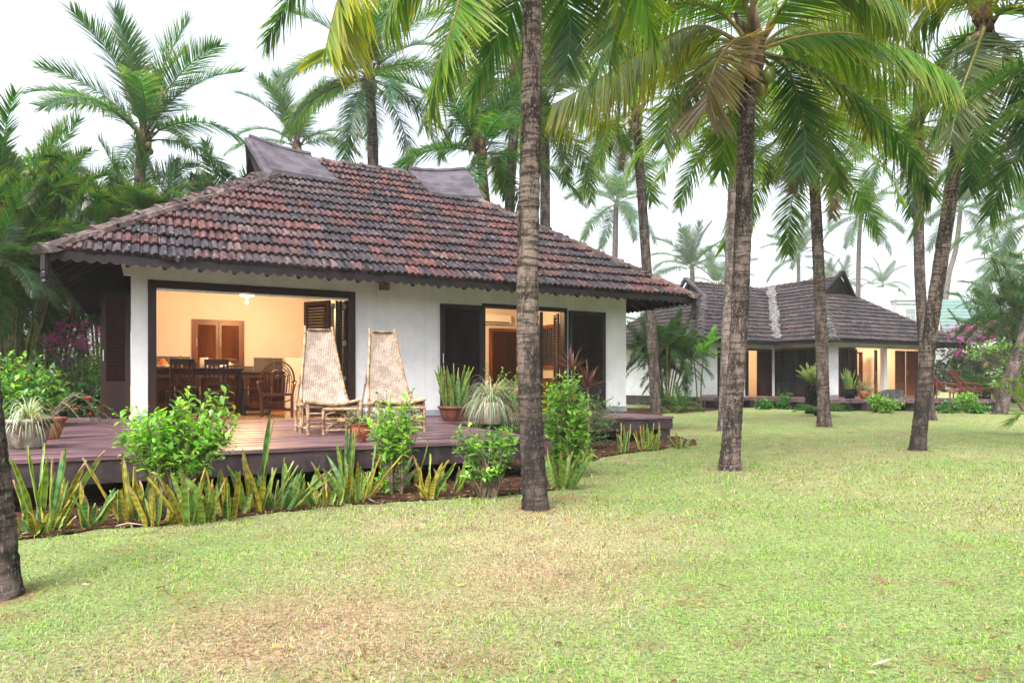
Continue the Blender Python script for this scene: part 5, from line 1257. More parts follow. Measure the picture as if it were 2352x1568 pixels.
# frangipani
b = G(2350, 945)
shrub("frangipani with forked pale branches and white flowers at the right", b, [pxblob(b, 2260, 800, b.y, 55, 30, 50), pxblob(b, 2330, 840, b.y, 70, 35, 50), pxblob(b, 2290, 880, b.y, 60, 20, 50)], 46, .26, LIGHT + MIDG, 150, name="frangipani_tree", cat="tree", flowers=((.85, .85, .8), .35, 6, .09), lv=(6, 9), bare=.82, leafW=.32, stemr=.035)

# ------------------------------------------------------------------ sword leaved snake plants
def snake_mesh(mb, base, n, h, spread, r, yellow=.5, wid=.05, lean=.35):
    for i in range(n):
        a = r.uniform(0, 2 * PI); rr = spread * math.sqrt(r.random()); p = base + Vector((rr * math.cos(a), rr * math.sin(a), -.01))
        a2 = a + r.uniform(-1, 1); L = h * r.uniform(.5, 1.1); W = wid * r.uniform(.75, 1.2); ln = lean * r.uniform(.1, 1.2)
        d = Vector((math.cos(a2) * ln, math.sin(a2) * ln, 1)).normalized(); fa = r.uniform(0, PI); s = Vector((math.cos(fa), math.sin(fa), 0)); s = (s - d * s.dot(d)).normalized(); nrm = s.cross(d)
        N = 16; k0 = len(mb.v); yel = r.random() < yellow; bend = r.uniform(-.5, .9) * .06; dead = r.random() < .25
        cg = (.08, .2, .065) if r.random() < .55 else (.15, .26, .05); ce = (.3, .33, .05)
        if yel: cg = (.24, .23, .03); ce = (.36, .26, .03)
        for j in range(N + 1):
            t = j / N; w = W * (.55 + .45 * math.sin(PI * min(1, t * 1.25))) if t < .6 else W * (1 - ((t - .6) / .4) ** 1.8 * .97)
            w = max(w, .004); c = p + d * (L * t) + Vector((math.cos(a2), math.sin(a2), -.35)) * (bend * t * t * 3 * L)
            wav = .004 * math.sin(t * 14 + i); q = r.random(); bd = .5 if (j % 2 == 0 and q < .8) else (1.2 if q > .5 else .95)
            col = tuple(x * bd for x in cg); edge = ce if not (dead and t > .8) else (.3, .2, .11); col = col if not (dead and t > .84) else (.27, .18, .1)
            mb.v += [tuple(c - s * w / 2 + nrm * (.012 + wav)), tuple(c - s * w * .34), tuple(c + s * w * .34), tuple(c + s * w / 2 + nrm * (.012 - wav))]; mb.c += [edge, col, col, edge]
        for j in range(N):
            for q in range(3): mb.f.append((k0 + j * 4 + q, k0 + j * 4 + q + 1, k0 + (j + 1) * 4 + q + 1, k0 + (j + 1) * 4 + q))
SNG = "snake plants in the soil bed"
rs_ = random.Random(77)
def snake(label, x, y, n, h, spread, yellow=.5, lean=.35, name="snake_plant", grp=SNG):
    b = G(x, y); mb = MB(); snake_mesh(mb, Vector((0, 0, 0)), int(n * 1.4), h * 1.02, spread * 1.1, rs_, yellow * .6, .047, lean * 1.5)
    o = mb.build(name, m_sword); o.location = b; tag(o, label, "snake plant", grp); return o
snake("tall snake plant clump beside the left edge trunk", 105, 1200, 11, .62, .13, .35, .3)
snake("short snake plant clump with dead white leaves at the far left front", 90, 1222, 14, .24, .14, .75, .6)
snake("small snake plant of few narrow leaves before the dark deck gap", 198, 1212, 6, .34, .07, .3, .5)
snake("snake plant with one long tilted yellow leaf below the wide shrub", 312, 1195, 9, .52, .12, .9, .5)
snake("tall green snake plants under the wide bright shrub", 385, 1168, 9, .62, .14, .2, .25)
snake("yellowing snake plants left in the dense front row", 360, 1203, 10, .36, .12, .7, .4)
snake("dense snake plants in the middle of the front row", 440, 1200, 14, .4, .14, .65, .35)
snake("brown tipped snake plants right in the dense front row", 510, 1188, 14, .42, .15, .75, .45)
snake("snake plant with one very tall leaf before the doors", 590, 1172, 15, .5, .14, .4, .3)
snake("snake plant with leaves flopping right over the soil", 645, 1168, 12, .46, .13, .15, .75)
t_ = snake("single tall snake plant leaf standing against the deck", 597, 1155, 2, .82, .02, 0, .05)
snake("tall dark snake leaves behind the shrub by the deck edge", 935, 1118, 6, .5, .1, .1, .3)
snake("low yellowing snake plants between the lounger shrub and the sparse shrub", 1035, 1128, 7, .3, .12, .6, .4)
snake("short snake plants hugging the deck post shadow", 680, 1150, 7, .36, .1, .2, .5)
snake("low offsets at the front of the soil between the two deck shrubs", 745, 1163, 6, .22, .1, .5, .6)
snake("low snake plant offsets beside the deck post", 715, 1160, 6, .2, .07, .2, .7)
snake("full snake plant clump below the small red pot", 808, 1152, 17, .5, .13, .5, .38)
snake("snake plant with one leaf reaching the small red pot", 795, 1130, 3, .72, .06, .1, .12)
snake("dark snake plants at the foot of the shrub by the second lounger", 880, 1135, 8, .5, .12, .15, .5)
snake("small yellow snake plant with dry stalk under the deck edge", 982, 1145, 8, .38, .07, .75, .35)
snake("striped snake plant at the foot of the tall lime shrub", 1290, 1122, 12, .45, .12, .25, .4)
snake("slim snake plant beside the narrow deck end", 1432, 1040, 6, .46, .09, .6, .3)
snake("snake plant with brown leaves before the narrow deck end", 1490, 1034, 11, .42, .15, .65, .4)
snake("small snake plant alone on the lawn right of the deck", 1562, 1030, 7, .3, .08, .3, .6)

# ------------------------------------------------------------------ potted plants
def spider(root, z, n, L, r, wid=.013, pal=((.44, .52, .42), (.56, .6, .53), (.3, .42, .26), (.42, .33, .22)), name="foliage"):
    mb = MB()
    for i in range(n):
        a = r.uniform(0, 2 * PI); e = r.uniform(-.1, 1.4); LL = L * r.uniform(.55, 1.15); d = Vector((math.cos(a) * math.cos(e), math.sin(a) * math.cos(e), math.sin(e))); p = Vector((math.cos(a) * .03, math.sin(a) * .03, z)); s = d.cross(Vector((0, 0, 1))).normalized()
        col = r.choice(pal); f = r.uniform(.7, 1.15); cs = []; vs = []; N = 8
        for j in range(N + 1):
            t = j / N; w = wid * (1 - t ** 2 * .9); vs += [p - s * w / 2, p + s * w / 2]; c = tuple(x * f * (1 if t < .75 else .9) for x in col); cs += [c, c]
            p = p + d * (LL / N); d = (d + Vector((0, 0, -1)) * (.2 + .6 * t)).normalized()
        mb.add(vs, [(2 * j, 2 * j + 1, 2 * j + 3, 2 * j + 2) for j in range(N)], cs)
    return mb.build(name, m_leaf, root)
def pot(root, prof, mat, n=28, sq=None, soil=True):
    m = MB(); inner = [(r - .018, z) for r, z in reversed(prof) if z > prof[-1][1] * .82]
    m.lathe(prof + inner, n, sq=sq); ob = m.build("pot", mat, root, smooth=True)
    if soil:
        zt_ = prof[-1][1] - .03; s = MB(); s.lathe([(prof[-1][0] - .015, zt_), (.0, zt_ + .015)], n, sq=sq); s.build("soil", m_soilpot, ob)
    return ob
DG = "potted plants standing on the deck"
rp = random.Random(31)
e = empty("potted_plant", G(65, 1028, DECK), UA, "tapered mossy concrete pot of pale spider plant at the deck's left end", "potted plant", DG)
pot(e, [(.0, 0), (.13, 0), (.14, .02), (.185, .2), (.2, .235), (.215, .24), (.215, .28)], m_conc); spider(e, .27, 190, .36, rp)
e = empty("potted_plant", G(113, 1008, DECK), UA, "terracotta pot with thorny red flowered sprays behind the concrete pot", "potted plant", DG)
pot(e, [(.0, 0), (.09, 0), (.1, .02), (.15, .16), (.155, .2), (.17, .21), (.17, .24)], m_terra)
mb = MB(); lf = ([], [], []); fl = ([], [], [])
for i in range(9):
    a = -.8 + i * .3; a = rp.uniform(-1.2, 1.4); L = rp.uniform(.3, .75); p0 = Vector((0, 0, .22)); p1 = Vector((math.cos(a) * L * .5, math.sin(a) * L * .5, .22 + rp.uniform(.1, .3))); p2 = Vector((math.cos(a) * L, math.sin(a) * L, rp.uniform(.12, .4)))
    sp = smoothpts([p0, p1, p2], 10); mb.tube(sp, [.007] * 11, 5)
    for k in range(16):
        q = sp[rp.randrange(3, 11)]; leaves(lf, q, Vector((rp.uniform(-1, 1), rp.uniform(-1, 1), rp.uniform(-.2, .8))), Vector((0, 0, 1)), .04, .02, pickc(MIDG, rp), rp)
    if i % 2 == 0:
        for k in range(7): leaves(fl, sp[-3] + Vector((rp.uniform(-.03, .03), rp.uniform(-.03, .03), rp.uniform(0, .04))), Vector((rp.uniform(-1, 1), rp.uniform(-1, 1), .5)), Vector((0, 0, 1)), .025, .022, (.6, .03, .02), rp)
mb.build("stems", m_twig, e); np_mesh("foliage", np.array([tuple(v) for v in lf[0]]), np.array(lf[1]), np.array(lf[2]), m_leaf, e); np_mesh("blossoms", np.array([tuple(v) for v in fl[0]]), np.array(fl[1]), np.array(fl[2]), m_flower, e)
e = empty("potted_plant", G(825, 1014, DECK), UA, "small round terracotta pot with variegated shrub on the deck edge", "potted plant", DG)
pot(e, [(.0, 0), (.062, 0), (.07, .012), (.066, .03), (.1, .06), (.118, .1), (.112, .135), (.098, .155), (.1, .17), (.112, .178), (.112, .192)], m_terra)
shrub("", None, [(Vector((0, 0, .28)), Vector((.17, .16, .11)))], 42, .055, VARI, 33, parent=e, lv=(6, 9), bare=.15, leafW=.6, stemr=.006)
e = empty("potted_plant", G(1045, 966, DECK), UA, "oval old terracotta trough with upright snake plants against the wall", "potted plant", DG)
pot(e, [(.0, 0), (.19, 0), (.2, .02), (.25, .17), (.265, .2), (.285, .205), (.285, .24)], m_terra_old)
mb = MB(); snake_mesh(mb, Vector((0, 0, .22)), 36, .66, .19, rp, .06, .06, .22); mb.build("foliage", m_sword, e)
e = empty("potted_plant", G(1128, 974, DECK), UA, "cylindrical concrete pot with bushy variegated spider plant", "potted plant", DG)
pot(e, [(.0, 0), (.15, 0), (.165, .02), (.2, .22), (.21, .27), (.215, .33)], M("pale_concrete_pot", (.25, .21, .16), (.4, .35, .28), 6, .8, .2, .3, 30)); spider(e, .32, 460, .62, rp, .014)
def cordyline(root, z, n, L, r):
    mb = MB()
    for i in range(n):
        a = r.uniform(0, 2 * PI); el_ = r.uniform(.35, 1.45); LL = L * r.uniform(.7, 1.1); d = Vector((math.cos(a) * math.cos(el_), math.sin(a) * math.cos(el_), math.sin(el_))); p = Vector((0, 0, z + .1 * r.random())); s = d.cross(Vector((0, 0, 1))).normalized()
        col = r.choice(((.12, .025, .035), (.075, .028, .028), (.15, .06, .035), (.09, .05, .032))); vs = []; cs = []; N = 7
        for j in range(N + 1):
            t = j / N; w = .027 * (math.sin(PI * (.15 + .8 * t)) + .05) * (1 if t < .95 else .2); vs += [p - s * w / 2, p + s * w / 2]; c = tuple(col[k] * (1 + .5 * t) for k in range(3)); cs += [c, c]; p = p + d * (LL / N); d = (d + Vector((0, 0, -1)) * .3 * t).normalized()
        mb.add(vs, [(2 * j, 2 * j + 1, 2 * j + 3, 2 * j + 2) for j in range(N)], cs)
    mb.build("foliage", m_leaf, root)
for (x, y, D, h, L, lab) in ((1313, 850, 11.2, 1.1, .46, "taller purple red cordyline before the right louvred leaf"), (1350, 890, 11.0, .75, .46, "lower brownish cordyline beside the taller purple one")):
    b = Vector((P(x, 0, D).x, D, 0)); e = empty("cordyline", b, 0, lab, "cordyline", "red leaved cordylines"); top = P(x, y, D).z
    st = MB(); st.tube([(0, 0, 0), (.02, 0, top * .5), (0, 0, top)], .012, 6); st.build("stem", m_twig, e); cordyline(e, top - .06, 26, L, rp)
    if D < 11.1:
        for k in range(2): pass

# ------------------------------------------------------------------ cane loungers on the deck
def lounger(loc, rz, label):
    root = empty("cane_lounger", loc, rz, label, "lounge chair", "high backed cane loungers on the deck")
    W = .60
    prof = [(-.02, .41), (.08, .385), (.2, .352), (.32, .345), (.42, .375), (.49, .44), (.55, .54), (.62, .72), (.70, .97), (.77, 1.2), (.80, 1.305)]
    pts = smoothpts([(0, y, z) for y, z in prof], 44); n = len(pts)
    def halfw(i):
        y, z = pts[i].y, pts[i].z
        if y < .42: return .30
        return .28 - .115 * min(1, (z - .40) / .86)
    mb = MB(); na = 16; vs = []; ab = []; acc = 0
    for i in range(n):
        if i: acc += (pts[i] - pts[i - 1]).length
        tan = (pts[min(i + 1, n - 1)] - pts[max(i - 1, 0)]).normalized(); nrm = Vector((0, -tan.z, tan.y))
        for j in range(na + 1):
            x = (j / na * 2 - 1) * halfw(i); sag = -.05 * (1 - (2 * j / na - 1) ** 2) * (1 if pts[i].y < .3 else (.6 if pts[i].y < .5 else .3))
            p = pts[i] + Vector((W / 2 + x, 0, 0)) + nrm * sag; vs.append(p); ab.append((x, acc, 0))
    m2 = len(vs)
    for i in range(n):
        tan = (pts[min(i + 1, n - 1)] - pts[max(i - 1, 0)]).normalized(); nrm = Vector((0, -tan.z, tan.y))
        for j in range(na + 1): vs.append(vs[i * (na + 1) + j] - nrm * .016); ab.append(ab[i * (na + 1) + j])
    for i in range(n - 1):
        for j in range(na):
            q = (i * (na + 1) + j, i * (na + 1) + j + 1, (i + 1) * (na + 1) + j + 1, (i + 1) * (na + 1) + j); mb.f.append(q); mb.f.append(tuple(m2 + k for k in reversed(q)))
    mb.v = [tuple(v) for v in vs]; mb.c = [(1, 1, 1)] * len(vs)
    sling = mb.build("woven_sling", m_weave, root, smooth=True); at = sling.data.attributes.new("AB", 'FLOAT_VECTOR', 'POINT'); at.data.foreach_set("vector", np.array(ab, np.float32).ravel())
    for sgn in (-1, 1):
        rp_ = [Vector((W / 2 + sgn * (halfw(i) + .012), pts[i].y, pts[i].z)) for i in range(0, n, 2)]; top = rp_[-1] + (rp_[-1] - rp_[-2]).normalized() * .055
        m = MB(); m.tube(rp_ + [top], .018, 8); m.build("side_rail", m_cane, root)
    m = MB(); m.tube([(W / 2 - .14, pts[-1].y, pts[-1].z + .01), (W / 2 + .14, pts[-1].y, pts[-1].z + .01)], .014, 8); m.build("cross_rail", m_cane, root); m = MB(); m.tube([(-.02, -.02, .40), (W / 4, -.03, .365), (W / 2, -.035, .35), (W * .75, -.03, .37), (W + .02, -.02, .41)], .02, 8)
    m.build("cross_rail", m_cane, root); m = MB(); m.tube([(.05, .6, .62), (.3, .64, .62), (.55, .6, .62)], .014, 8); m.build("cross_rail", m_cane, root)
    for x in (0, W):
        for y, h, hh in ((0, .40, 0), (.42, .37, 0), (.75, .34, 0)):
            m = MB(); m.tube([(x, y, 0), (x, y, h * .5), (x, y, h)], [.02, .019, .018], 8); m.tube([(x, y, .0), (x, y, .03)], .023, 8); m.build("leg", m_cane, root)
        for i, y in enumerate((.09, .33)):
            m = MB(); m.tube(smoothpts([(x, y, .05), (x, y, .28), (x, y + .03, .345), (x, y + .1, .365)], 8), .011, 6); m.build("bent_brace", m_cane, root)
        
        for qa, qb in (((x, 0, .07), (x, .75, .07)), ((x, 0, .35), (x, .75, .33)), ((x, .75, .34), (x + (W / 2 - x) * .2, .68, .8))): m = MB(); m.tube([qa, qb], .014, 8); m.build("stretcher", m_cane, root)
    m = MB()
    for z, y in ((.33, 0), (.25, 0), (.09, .0), (.09, .75), (.3, .75)): m = MB(); m.tube([(0, y, z), (W, y, z)], .013, 8); m.build("stretcher", m_cane, root)
    # pull out footrest in front
    fr = empty("footrest", (.16, -.06, 0), 0); fr.parent = root; fw_ = .42
    for x in (0, fw_):
        m = MB(); m.tube([(x, -.02, 0), (x, -.02, .29)], .018, 8); m.build("leg", m_cane, fr)
    m = MB(); m.tube([(-.01, -.02, .3), (fw_ + .01, -.02, .3)], .021, 8); m.tube([(0, -.02, .18), (fw_, -.02, .18)], .014, 8); m.tube([(0, -.02, .13), (fw_, -.02, .13)], .012, 8); m.tube([(0, -.02, .05), (fw_, -.02, .05)], .013, 8)
    for x0, sg in ((.03, 1), (fw_ - .03, -1)):
        m.tube(smoothpts([(x0 + sg * .11, -.022, .265), (x0 + sg * .03, -.022, .25), (x0, -.022, .225), (x0 + sg * .03, -.022, .195), (x0 + sg * .11, -.022, .185)], 10), .009, 6)
        m.tube(smoothpts([(x0 + sg * .01, -.022, .02), (x0 + sg * .02, -.022, .08), (x0 + sg * .08, -.022, .115)], 8), .009, 6)
    m.tube([(fw_ / 2 - .05, -.022, .155), (fw_ / 2 + .05, -.022, .155)], .032, 8); m.build("frame", m_cane, fr)
    m = MB(); m.box(.0, fw_, -.01, .5, .29, .305); m.build("slat_top", m_cane, fr)
    return root
def on_deck(x, y): return G(x, y, DECK)
lounger(on_deck(708, 998), UA, "high backed cane lounger before the folded louvre doors")
p2_ = on_deck(973, 989) - U * .60
lounger(p2_, UA, "high backed cane lounger against the bare white wall")

# ------------------------------------------------------------------ the lit rooms
FL = FZ0 + .005
# kitchen counter along the back wall
ctr = empty("kitchen_counter", H(.22, 3.78, FL), UA, "dark kitchen counter with louvred brown cabinet doors along the back wall", "counter")
m = MB(); m.box(0, 3.35, 0, .6, .80, .845); m.build("worktop", M("dark_granite", (.012, .012, .013), (.03, .028, .026), 60, .2, .5), ctr, bev=.004)
m = MB(); m.box(0, 3.35, .04, .6, .08, .798); m.build("carcass", m_wood, ctr)
for k in range(7): shutter_leaf("cabinet_door", ctr, place(.03 + k * .475, .025, .1, 0), .46, .67, M("cabinet_wood", (.035, .013, .006), (.065, .025, .011), 5, .4, .4) if k == 0 else bpy.data.materials["cabinet_wood"], 10, .025, .06, .05, True)
tbl = empty("dining_table", H(.55, 2.1, FL), UA, "dark tall dining table with things laid on it in the kitchen", "table")
m = MB(); m.box(-.25, 1.35, 0, .75, .84, .88); m.box(-.2, 1.3, .05, .7, .76, .838); m.build("tabletop", m_wood, tbl, bev=.005)
for x in (-.2, 1.25):
    for y in (.05, .65): m = MB(); m.box(x, x + .06, y, y + .06, 0, .758); m.build("leg", m_wood, tbl)
def dchair(loc, rz, label):
    r = empty("dining_chair", loc, rz, label, "chair", "dark wooden dining chairs by the kitchen table")
    m = MB(); m.box(-.21, .21, -.21, .21, .43, .46); m.build("seat", m_wood, r, bev=.006)
    for x in (-.2, .16):
        m = MB(); m.box(x, x + .04, -.2, -.16, 0, .43); m.build("leg", m_wood, r); m = MB(); m.bar((x + .02, .19, 0), (x + .02, .19, .45), .04, .04); m.bar((x + .02, .19, .45), (x + .02, .26, 1.0), .035, .04); m.build("leg", m_wood, r)
    m = MB(); m.bar((-.2, .255, .97), (.2, .255, .97), .03, .1); m.bar((-.2, .215, .58), (.2, .215, .58), .025, .05)
    for x in (-.12, -.04, .04, .12): m.bar((x, .218, .6), (x, .25, .93), .03, .012)
    m.build("backrest", m_wood, r); return r
dchair(H(.75, 1.55, FL), UA + PI + .1, "dark dining chair with tall finial posts nearest the left door frame")
dchair(H(1.35, 1.5, FL), UA + PI - .1, "dark dining chair beside the glass on the table")
dchair(H(.95, 3.1, FL), UA, "dark dining chair behind the table at the counter side")
rg = random.Random(3)
gl = empty("glass_holder", H(1.2, 2.35, FL + .88), UA, "clear ribbed glass holder standing on the dining table", "glass")
m = MB(); m.lathe([(0, 0), (.07, 0), (.075, .005), (.08, .2), (.075, .2), (.07, .012), (0, .01)], 20); mg, nt, bb = new_mat("clear_glass"); bb.inputs["Base Color"].default_value = (.75, .68, .6, 1); bb.inputs["Roughness"].default_value = .12; bb.inputs["Alpha"].default_value = .45; m.build("glass_body", mg, gl, smooth=True)
m = MB()
for k in range(5): m.bar((rg.uniform(-.04, .04), rg.uniform(-.04, .04), .01), (rg.uniform(-.05, .05), rg.uniform(-.05, .05), .19), .008, .004)
m.build("cutlery", m_metal, gl)
ck = empty("papers", H(1.45, 2.25, FL + .882), UA, "loose papers and cloth lying on the dining table's right end", "papers")
m = MB(); m.bar((-.15, 0, .01), (.2, .05, .012), .2, .012); m.bar((0, -.05, .02), (.25, .02, .08), .12, .01); m.build("sheet", m_appl, ck)
m = MB(); m.tube([(.0, .0, .03), (.12, .05, .06), (.22, .06, .1)], .02, 8); m.build("roll", m_cream, ck)
fb = empty("fruit_bowl", H(.5, 2.4, FL + .88), UA, "bowl of orange and yellow fruit at the left on the dining table", "bowl")
m = MB(); m.lathe([(0, 0), (.06, 0), (.13, .06), (.125, .06), (.055, .012), (0, .01)], 18); m.build("bowl", m_appl, fb, smooth=True)
for c in ((.04, 0, .08), (-.05, .03, .08), (0, -.05, .08), (0, .02, .13)):
    m = MB(); m.ball(c, .045, .045, .043); m.build("fruit", M("orange_fruit", (.6, .16, .02), (.65, .25, .03), 5, .45), fb, smooth=True)
bt = MB(); bt.lathe([(0, 0), (.035, 0), (.038, .01), (.038, .14), (.014, .19), (.014, .23), (.017, .235), (0, .24)], 14); o = bt.build("bottle", M("amber_glass", (.3, .16, .03), None, 3, .15, .5), None, True); o.location = H(.8, 2.45, FL + .88); tag(o, "amber bottle standing beside the fruit bowl on the table", "bottle")
# round backed cane armchair
ac = empty("cane_armchair", H(2.35, 1.2, FL), UA + math.radians(-12), "dark cane armchair with round fan back facing the kitchen", "armchair")
m = MB(); m.tube(smoothpts([(-.26, .2, .38), (-.29, .3, .7), (-.2, .36, .92), (0, .38, 1.0), (.2, .36, .92), (.29, .3, .7), (.26, .2, .38)], 28), .017, 8)
for k, s in enumerate((.86, .72, .58, .44, .3)): m.tube(smoothpts([(-.27 * s, .23, .42), (-.29 * s, .31, .66 + .02 * k), (-.2 * s, .36, .62 + .3 * s), (0, .37, .64 + .36 * s), (.2 * s, .36, .62 + .3 * s), (.29 * s, .31, .66 + .02 * k), (.27 * s, .23, .42)], 20), .009, 6)
for x in (-.16, -.08, 0, .08, .16): m.tube([(x * .9, .22, .4), (x, .33, .68)], .008, 6)
for a in range(-3, 4): m.tube([(0, .36, .66), (.24 * math.sin(a * .42), .36, .66 + .32 * math.cos(a * .42))], .006, 5)
m.build("backrest", m_rattan_dark, ac)
m = MB(); m.box(-.26, .26, -.26, .24, .37, .39)
for k in range(9): m.tube([(-.26, -.25 + k * .06, .40), (.26, -.25 + k * .06, .40)], .012, 6)
m.build("seat", m_rattan_dark, ac)
for x in (-.26, .26):
    for y in (-.25, .22): m = MB(); m.tube([(x, y, 0), (x, y, .4)], .02, 8); m.build("leg", m_rattan_dark, ac)
    m = MB(); m.tube(smoothpts([(x, .26, .62), (x * 1.25, .05, .63), (x * 1.25, -.22, .6), (x * 1.1, -.28, .45), (x, -.25, .2)], 16), .018, 8)
    for k in range(3): m.tube(smoothpts([(x * 1.2, .1 - k * .1, .6), (x * 1.15, .08 - k * .1, .5), (x, .06 - k * .1, .4)], 6), .008, 5)
    m.build("armrest", m_rattan_dark, ac)
m = MB(); m.tube([(-.26, -.25, .1), (.26, .22, .3)], .012, 6); m.tube([(.26, -.25, .1), (-.26, .22, .3)], .012, 6); m.tube([(-.26, .22, .12), (.26, .22, .12)], .014, 6); m.tube([(-.26, -.25, .12), (.26, -.25, .12)], .014, 6); m.build("stretcher", m_rattan_dark, ac)
stb = empty("side_table", H(2.02, 1.75, FL), UA, "small black square framed table left of the cane armchair", "side table")
m = MB(); m.box(-.2, .28, -.2, .2, .47, .5); m.build("top", m_black_metal, stb)
m = MB()
for x in (-.18, .26):
    m.bar((x, -.18, 0), (x, -.18, .47), .03, .03); m.bar((x, .18, 0), (x, .18, .47), .03, .03); m.bar((x, -.165, .03), (x, .165, .03), .03, .03)
m.bar((-.165, -.18, .03), (.245, -.18, .03), .03, .03); m.build("frame", m_black_metal, stb)
frg = empty("fridge", H(3.15, 3.85, FL), UA, "small white rounded fridge in the kitchen corner", "fridge")
m = MB(); m.box(-.22, .22, -.2, .25, .0, 1.15); m.build("body", m_appl, frg, bev=.03); m = MB(); m.box(-.21, .21, -.225, -.2, .02, 1.14); m.build("door", m_appl, frg, bev=.01); m = MB(); m.bar((-.17, -.25, .6), (-.17, -.25, .9), .02, .02); m.build("handle", m_metal, frg)
# pendant lamp
lampc = H(1.95, 2.2, 0); LC = Vector((lampc.x, lampc.y, 2.72))
lm_ = empty("pendant_lamp", LC, 0, "lit glass pendant lamp hanging in the kitchen doorway view", "lamp")
m = MB(); m.tube([(0, 0, .14), (0, 0, .34)], .008, 6); m.lathe([(0, .345), (.05, .34), (.05, .32), (0, .315)], 14); m.build("stem", m_metal, lm_)
m = MB(); m.lathe([(.03, .14), (.1, .1), (.14, .04), (.13, .03), (.09, .085), (.03, .125)], 20); m.build("shade", emit_mat("lit_lamp_glass", (1.0, .62, .28), 6), lm_, True)
m = MB(); m.ball((0, 0, .05), .055, .055, .06, 14, 9); m.build("bulb", emit_mat("lit_bulb", (1.0, .78, .5), 60), lm_, True)
m = MB(); m.ball((0, 0, -.11), .025, .025, .03, 10, 7); m.tube([(0, 0, -.08), (0, 0, -.01)], .006, 6); m.build("finial", emit_mat("lit_finial", (1.0, .7, .35), 12), lm_, True)
def room_light(loc, power, r=.09, parent=None):
    l = bpy.data.lights.new("lamp_light", 'POINT'); l.energy = power; l.color = (1.0, .58, .27); l.shadow_soft_size = r
    o = bpy.data.objects.new("lamp_light", l); COL.objects.link(o); o.location = loc; return o
room_light(LC + Vector((0, 0, -.2)), 66)
# bedroom
acu = empty("air_conditioner", H(8.05, 4.32, 2.6), UA, "white air conditioner high on the bedroom wall above the door", "air conditioner")
m = MB(); m.box(-.2, .7, -.16, .07, 0, .24); m.build("casing", m_appl, acu, bev=.02); m = MB(); m.box(-.14, .64, -.165, -.161, .02, .05); m.build("vent", m_dark, acu)
bed = empty("bed", H(7.0, 2.7, FL), UA, "bed with pale cover and rounded pillow inside the bedroom", "bed")
m = MB(); m.box(-.8, .8, -.9, .9, .1, .3); m.build("frame", m_wood_lit, bed, bev=.01); m = MB(); m.box(-.78, .78, -.88, .88, .302, .5); m.build("mattress", m_appl, bed, bev=.05); m = MB(); m.ball((-.3, .6, .58), .33, .22, .11, 16, 10); m.build("pillow", m_cream, bed, True); m = MB(); m.ball((.4, .6, .58), .33, .22, .11, 16, 10); m.build("pillow", m_cream, bed, True)
cab = empty("bedside_cabinet", H(8.65, 1.9, FL), UA, "small warm wood cabinet by the bedroom window", "cabinet")
m = MB(); m.box(-.25, .4, -.2, .25, 0, .68); m.build("body", m_wood_lit, cab, bev=.006); m = MB(); m.box(-.22, .37, -.215, -.201, .06, .64); m.build("door", m_wood_lit, cab); m = MB(); m.box(-.27, .42, -.22, .27, .682, .71); m.build("top", m_wood, cab)
cl = empty("ceiling_lamp", H(6.9, 2.3, 3.0), UA, "round lit ceiling lamp inside the bedroom", "lamp")
m = MB(); m.lathe([(.0, .06), (.16, .06), (.16, .03), (.12, -.02), (0, -.04)], 20); m.build("diffuser", emit_mat("lit_ceiling_glass", (1.0, .7, .4), 12), cl, True)
room_light(H(6.9, 2.3, 2.85), 60)
# rooms of the far bungalow
for i, (s, t, lab) in enumerate(((2.4, 2.2, "round lit ceiling lamp in the left room of the far bungalow"), (7.6, .0, "round lit ceiling lamp behind the orange flowers of the far bungalow"), (9.6, -.2, "round lit ceiling lamp over the sofa in the far bungalow"))):
    c = empty("ceiling_lamp", H2(s, t, 3.05), UA, lab, "lamp", "ceiling lamps of the far bungalow"); m = MB(); m.lathe([(.0, .055), (.16, .055), (.16, .03), (.12, -.02), (0, -.04)], 16); m.build("diffuser", bpy.data.materials["lit_ceiling_glass"], c, True)
    room_light(H2(s, t, 2.88), 70)
sf = empty("sofa", H2(8.75, -1.0, FL), UA, "cream sofa with wooden arm in the far bungalow's lit room", "sofa")
m = MB(); m.box(-.3, .9, -.3, .4, .12, .42); m.build("seat", m_appl, sf, bev=.05); m = MB(); m.box(-.3, .9, .4, .6, .12, .85); m.build("backrest", m_appl, sf, bev=.05)
m = MB(); m.box(-.42, -.31, -.3, .6, 0, .62); m.build("armrest", m_wood_lit, sf, bev=.01)
fs = empty("flower_stand", H2(6.75, -2.35, FL), UA, "wooden stand holding an orange flower arrangement in the far doorway", "flower stand")
m = MB(); m.box(-.22, .22, -.22, .22, 0, .95); m.build("pedestal", m_wood_lit, fs, bev=.01); m = MB(); m.lathe([(0, .952), (.08, .952), (.12, 1.05), (.07, 1.14), (.09, 1.16)], 14); m.build("vase", m_terra, fs, True)
fl_ = ([], [], []); gl_ = ([], [], [])
for k in range(60):
    a = rp.uniform(0, 2 * PI); q = Vector((math.cos(a) * rp.uniform(0, .16), math.sin(a) * rp.uniform(0, .16), rp.uniform(1.42, 1.75))); leaves(fl_, q, Vector((math.cos(a), math.sin(a), rp.uniform(0, 1))), Vector((0, 0, 1)), .1, .06, (.7, .16, .03), rp)
for k in range(40):
    a = rp.uniform(0, 2 * PI); leaves(gl_, Vector((0, 0, 1.15)), Vector((math.cos(a) * .5, math.sin(a) * .5, 1)), Vector((math.cos(a), math.sin(a), 0)), rp.uniform(.2, .42), .03, (.25, .22, .05), rp)
np_mesh("blossoms", np.array([tuple(v) for v in fl_[0]]), np.array(fl_[1]), np.array(fl_[2]), m_flower, fs); np_mesh("foliage", np.array([tuple(v) for v in gl_[0]]), np.array(gl_[1]), np.array(gl_[2]), m_leaf, fs)

